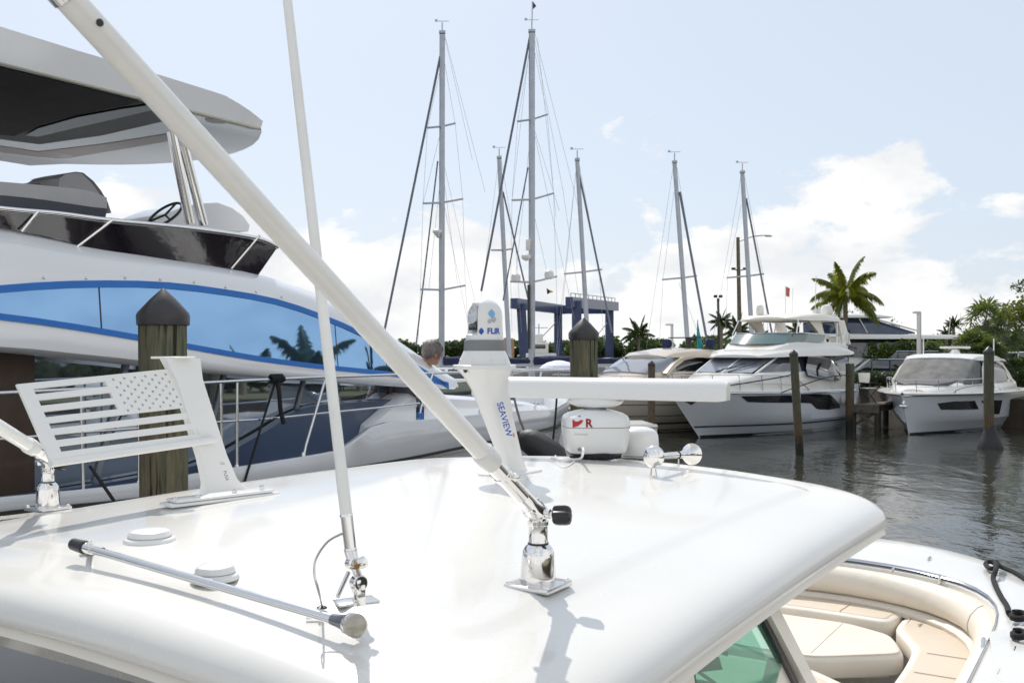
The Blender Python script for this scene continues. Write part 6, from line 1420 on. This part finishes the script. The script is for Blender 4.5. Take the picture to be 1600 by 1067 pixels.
small_boat('small boat behind the beige cruiser with navy canvas', (gx(1142,60), 60), R(200), 7, 2.6, 'cover', cover=navyc)
small_boat('distant cabin boat behind the thermal camera', (gx(775,72), 72), R(190), 8.5, 2.8)
small_boat('distant white boat right of the capped piling below the hoist leg', (gx(948,58), 58), R(210), 7, 2.5, 'console')
um = thing('white_umbrella', 'white domed sun umbrella above the radar bar', 'umbrella', V(gx(873,30), 30, .3)); tubeo('pole', [V(gx(873,30), 30, .3), P(873,566,30)], .02, alum, um)
b = MB(); b.lathe([(.62,-.02),(.6,.03),(.5,.14),(.33,.23),(.12,.28),(.02,.29)], P(873,578,30), n=16); b.build('canopy', M('umbrella_cloth', (.72,.74,.84), .8), um, ang=12)
um2 = small_boat('low white open boat carrying the domed umbrella beyond the radar', (gx(866,30), 30.4), R(200), 6, 2.2, None)
# clutter of pale work boat superstructure behind the tall mast
wk = thing('work_boat', 'pale work boat with a boxy wheelhouse and mast behind the tallest mast', 'boat', V(gx(846,90), 90, 0), R(170))
for (px0, px1, y0, y1, nm, mt) in ((822,868,552,575,'hull',gelg),(828,856,535,552,'wheelhouse',gel),(832,852,538,545,'wheelhouse_window',dglass),(836,848,522,535,'upper_cabin',gel)):
    a, c_ = P(px0, y1, 90), P(px1, y0, 90); b = MB(); dpt = {'hull':4,'wheelhouse':3,'wheelhouse_window':3.06,'upper_cabin':1.6}[nm]; zz0 = 0 if nm == 'hull' else a.z
    b.box(V((a.x+c_.x)/2, 90, (zz0+c_.z)/2), (c_.x-a.x, dpt, c_.z-zz0), None, .08); b.build(nm, mt, wk)
tubeo('signal_mast', [P(842,522,90), P(842,506,90)], .05, alum, wk); tubeo('crosstree', [P(832,512,90), P(856,512,90)], .04, alum, wk)
ct = P(790,556,70); b = MB(); b.box(V(ct.x, 71, 2.7), (1.2,1.2,2.6), None, .03); cr_ = b.build('shipping_box', M('tan_panel', (.42,.25,.14), .7, var=.2)); tag(cr_, 'tan wooden crate stack edge standing behind the camera base', 'crate')
# ================================================================== the shore mirrored in the yacht windows
for i, (x, y, h) in enumerate(((34,-2,5.2),(37,4,6),(33,8,4.6),(36,13,5.6),(33,17,5),(38,21,6),(34,25,5.1),(40,9,6.4))):
    palm('palm on the right hand shore, mirrored in the yacht windows', (x, y, 1.2), h, 2.6, 13, 60+i, pal2, grp='palms mirrored in the yacht windows') if i == 0 else dup(PM, (x, y, 1.2), i*1.3, None, None, h/5.2)
    if i == 0: PM = bpy.data.objects[[o.name for o in bpy.data.objects if o.get('group') == 'palms mirrored in the yacht windows'][0]]
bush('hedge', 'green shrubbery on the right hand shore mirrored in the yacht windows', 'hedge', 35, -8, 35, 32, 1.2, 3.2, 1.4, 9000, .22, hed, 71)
hs_ = thing('house', 'pale blue house with a navy gable roof mirrored in the yacht windows', 'house', V(46, 10, 1.2), R(90))
b = MB(); b.box(V(46,10,3.2), (7,11,4)); b.build('wall', M('house_wall', (.5,.6,.68), .7, var=.05), hs_)
b = MB(); b.prism([V(42,4,5.2), V(46,4,8.2), V(50,4,5.2)], V(0,12,0)); b.build('roof', navyc, hs_)
for y in (6.5,10,13.5): b = MB(); b.box(V(42.48,y,3.4), (.08,1.2,1.4)); b.build('window', dglass, hs_)
for (x, y, rz, l) in ((14,5,150,'white cabin boat moored off the right edge, mirrored low in the yacht glass, nearest'),(16,11,165,'white cabin boat moored off the right edge, mirrored mid way along the yacht glass'),(19,17,158,'white cabin boat moored off the right edge, mirrored towards the yacht bow')):
    small_boat(l, (x, y), R(rz), 9, 3, 'cabin', grp='boats mirrored in the yacht windows')
# mooring lines at the right
rope([c.w(5.9,.5,1.75), P(1215,590,32.5), P(1241,583,31)], .022, 'dark mooring line from the flybridge yacht bow to the thin piling', k=4)
rope([c.w(2,2.0,1.65), P(1290,590,37), P(1328,586,40.6)], .02, 'slack dark line from the flybridge yacht side to the dock piling', k=4)
rope([s2.w(3.8,1.2,1.62), P(1500,607,37), P(1545,598,33.2)], .02, 'pale mooring line from the sport cruiser to the flared piling', k=4, mat=ropew)
# ================================================================== sky, sun, camera
w = bpy.data.worlds.new('World'); sc.world = w; w.use_nodes = True; nt = w.node_tree; bg = nt.nodes['Background']
SUN_EL, SUN_AZ = 47, -17
sky = nt.nodes.new('ShaderNodeTexSky'); sky.sky_type = 'NISHITA'; sky.sun_disc = False; sky.sun_elevation = R(SUN_EL); sky.sun_rotation = R(SUN_AZ)
sky.air_density = 1.0; sky.dust_density = 1.6; sky.ozone_density = 1.2
bg.inputs['Strength'].default_value = .112
def N(t, **k):
    n = nt.nodes.new(t)
    for a, v in k.items(): setattr(n, a, v)
    return n
tc = N('ShaderNodeTexCoord'); sep = N('ShaderNodeSeparateXYZ'); nt.links.new(tc.outputs['Generated'], sep.inputs[0])
mp = N('ShaderNodeMapping'); mp.inputs['Scale'].default_value = (1, 1, 1.9); mp.inputs['Location'].default_value = CLOUD_LOC if 'CLOUD_LOC' in globals() else (1.3, .2, .5)
nt.links.new(tc.outputs['Generated'], mp.inputs[0])
n1 = N('ShaderNodeTexNoise'); n1.inputs['Scale'].default_value = 5.2; n1.inputs['Detail'].default_value = 10; n1.inputs['Roughness'].default_value = .6; n1.inputs['Distortion'].default_value = .15
nt.links.new(mp.outputs[0], n1.inputs[0])
mr = N('ShaderNodeMapRange'); mr.inputs[1].default_value = .03; mr.inputs[2].default_value = .25; mr.inputs[3].default_value = .215; mr.inputs[4].default_value = -.21; mr.clamp = True
nt.links.new(sep.outputs[2], mr.inputs[0])
m3 = N('ShaderNodeMapRange'); m3.inputs[1].default_value = .5; m3.inputs[2].default_value = .85; m3.inputs[3].default_value = 0; m3.inputs[4].default_value = .17; nt.links.new(sep.outputs[0], m3.inputs[0])
ad0 = N('ShaderNodeMath', operation='ADD'); nt.links.new(n1.outputs[0], ad0.inputs[0]); nt.links.new(m3.outputs[0], ad0.inputs[1])
m4 = N('ShaderNodeMapRange'); m4.inputs[1].default_value = .3; m4.inputs[2].default_value = -.3; m4.inputs[3].default_value = 0; m4.inputs[4].default_value = .22; nt.links.new(sep.outputs[1], m4.inputs[0])  # extra cloud added behind the camera, out of view, to lift the fill
ad1 = N('ShaderNodeMath', operation='ADD'); nt.links.new(ad0.outputs[0], ad1.inputs[0]); nt.links.new(m4.outputs[0], ad1.inputs[1])
ad = N('ShaderNodeMath', operation='ADD'); nt.links.new(ad1.outputs[0], ad.inputs[0]); nt.links.new(mr.outputs[0], ad.inputs[1])
rp = N('ShaderNodeValToRGB'); rp.color_ramp.elements[0].position = .50; rp.color_ramp.elements[1].position = .55
nt.links.new(ad.outputs[0], rp.inputs[0])
# soft grey-blue shading inside the clouds
n2 = N('ShaderNodeTexNoise'); n2.inputs['Scale'].default_value = 11; n2.inputs['Detail'].default_value = 6; nt.links.new(mp.outputs[0], n2.inputs[0])
cr = N('ShaderNodeValToRGB'); cr.color_ramp.elements[0].position = .38; cr.color_ramp.elements[1].position = .6
cr.color_ramp.elements[0].color = (4.85, 4.95, 5.1, 1); cr.color_ramp.elements[1].color = (6.0, 5.95, 5.85, 1)
nt.links.new(n2.outputs[0], cr.inputs[0])
mx = N('ShaderNodeMix', data_type='RGBA'); nt.links.new(rp.outputs[0], mx.inputs[0]); nt.links.new(sky.outputs[0], mx.inputs[6]); nt.links.new(cr.outputs[0], mx.inputs[7])
# thin high veil lightens the open blue
vl = N('ShaderNodeMix', data_type='RGBA'); vl.inputs[0].default_value = .85; vl.inputs[7].default_value = (3.75, 4.2, 4.8, 1); nt.links.new(sky.outputs[0], vl.inputs[6]); nt.links.new(vl.outputs[2], mx.inputs[6])
nt.links.new(mx.outputs[2], bg.inputs[0])
sl_ = bpy.data.lights.new('sun', 'SUN'); sl_.energy = 2.25; sl_.angle = R(.53); sl_.color = (1, .94, .86)
so = bpy.data.objects.new('sun', sl_); col.objects.link(so)
sdv = V(math.sin(R(SUN_AZ))*math.cos(R(SUN_EL)), math.cos(R(SUN_AZ))*math.cos(R(SUN_EL)), math.sin(R(SUN_EL)))
so.rotation_euler = sdv.to_track_quat('Z', 'Y').to_euler()
cd = bpy.data.cameras.new('camera'); cam = bpy.data.objects.new('camera', cd); col.objects.link(cam); sc.camera = cam
cam.location = (0, 0, EZ); cam.rotation_euler = (R(90), 0, 0); cd.sensor_width = 36; cd.lens = 35.01; cd.shift_y = (HY-533.5)/1600
cd.clip_start = .05; cd.clip_end = 6000; cd.dof.use_dof = True; cd.dof.focus_distance = 4.2; cd.dof.aperture_fstop = 11
vs_ = sc.view_settings; vs_.view_transform = 'Standard'; vs_.look = 'None'; vs_.exposure = .68; vs_.gamma = 1
sc.render.resolution_x = 1024; sc.render.resolution_y = 682
sc.cycles.max_bounces = 8; sc.cycles.transparent_max_bounces = 12; sc.cycles.caustics_reflective = False; sc.cycles.caustics_refractive = False
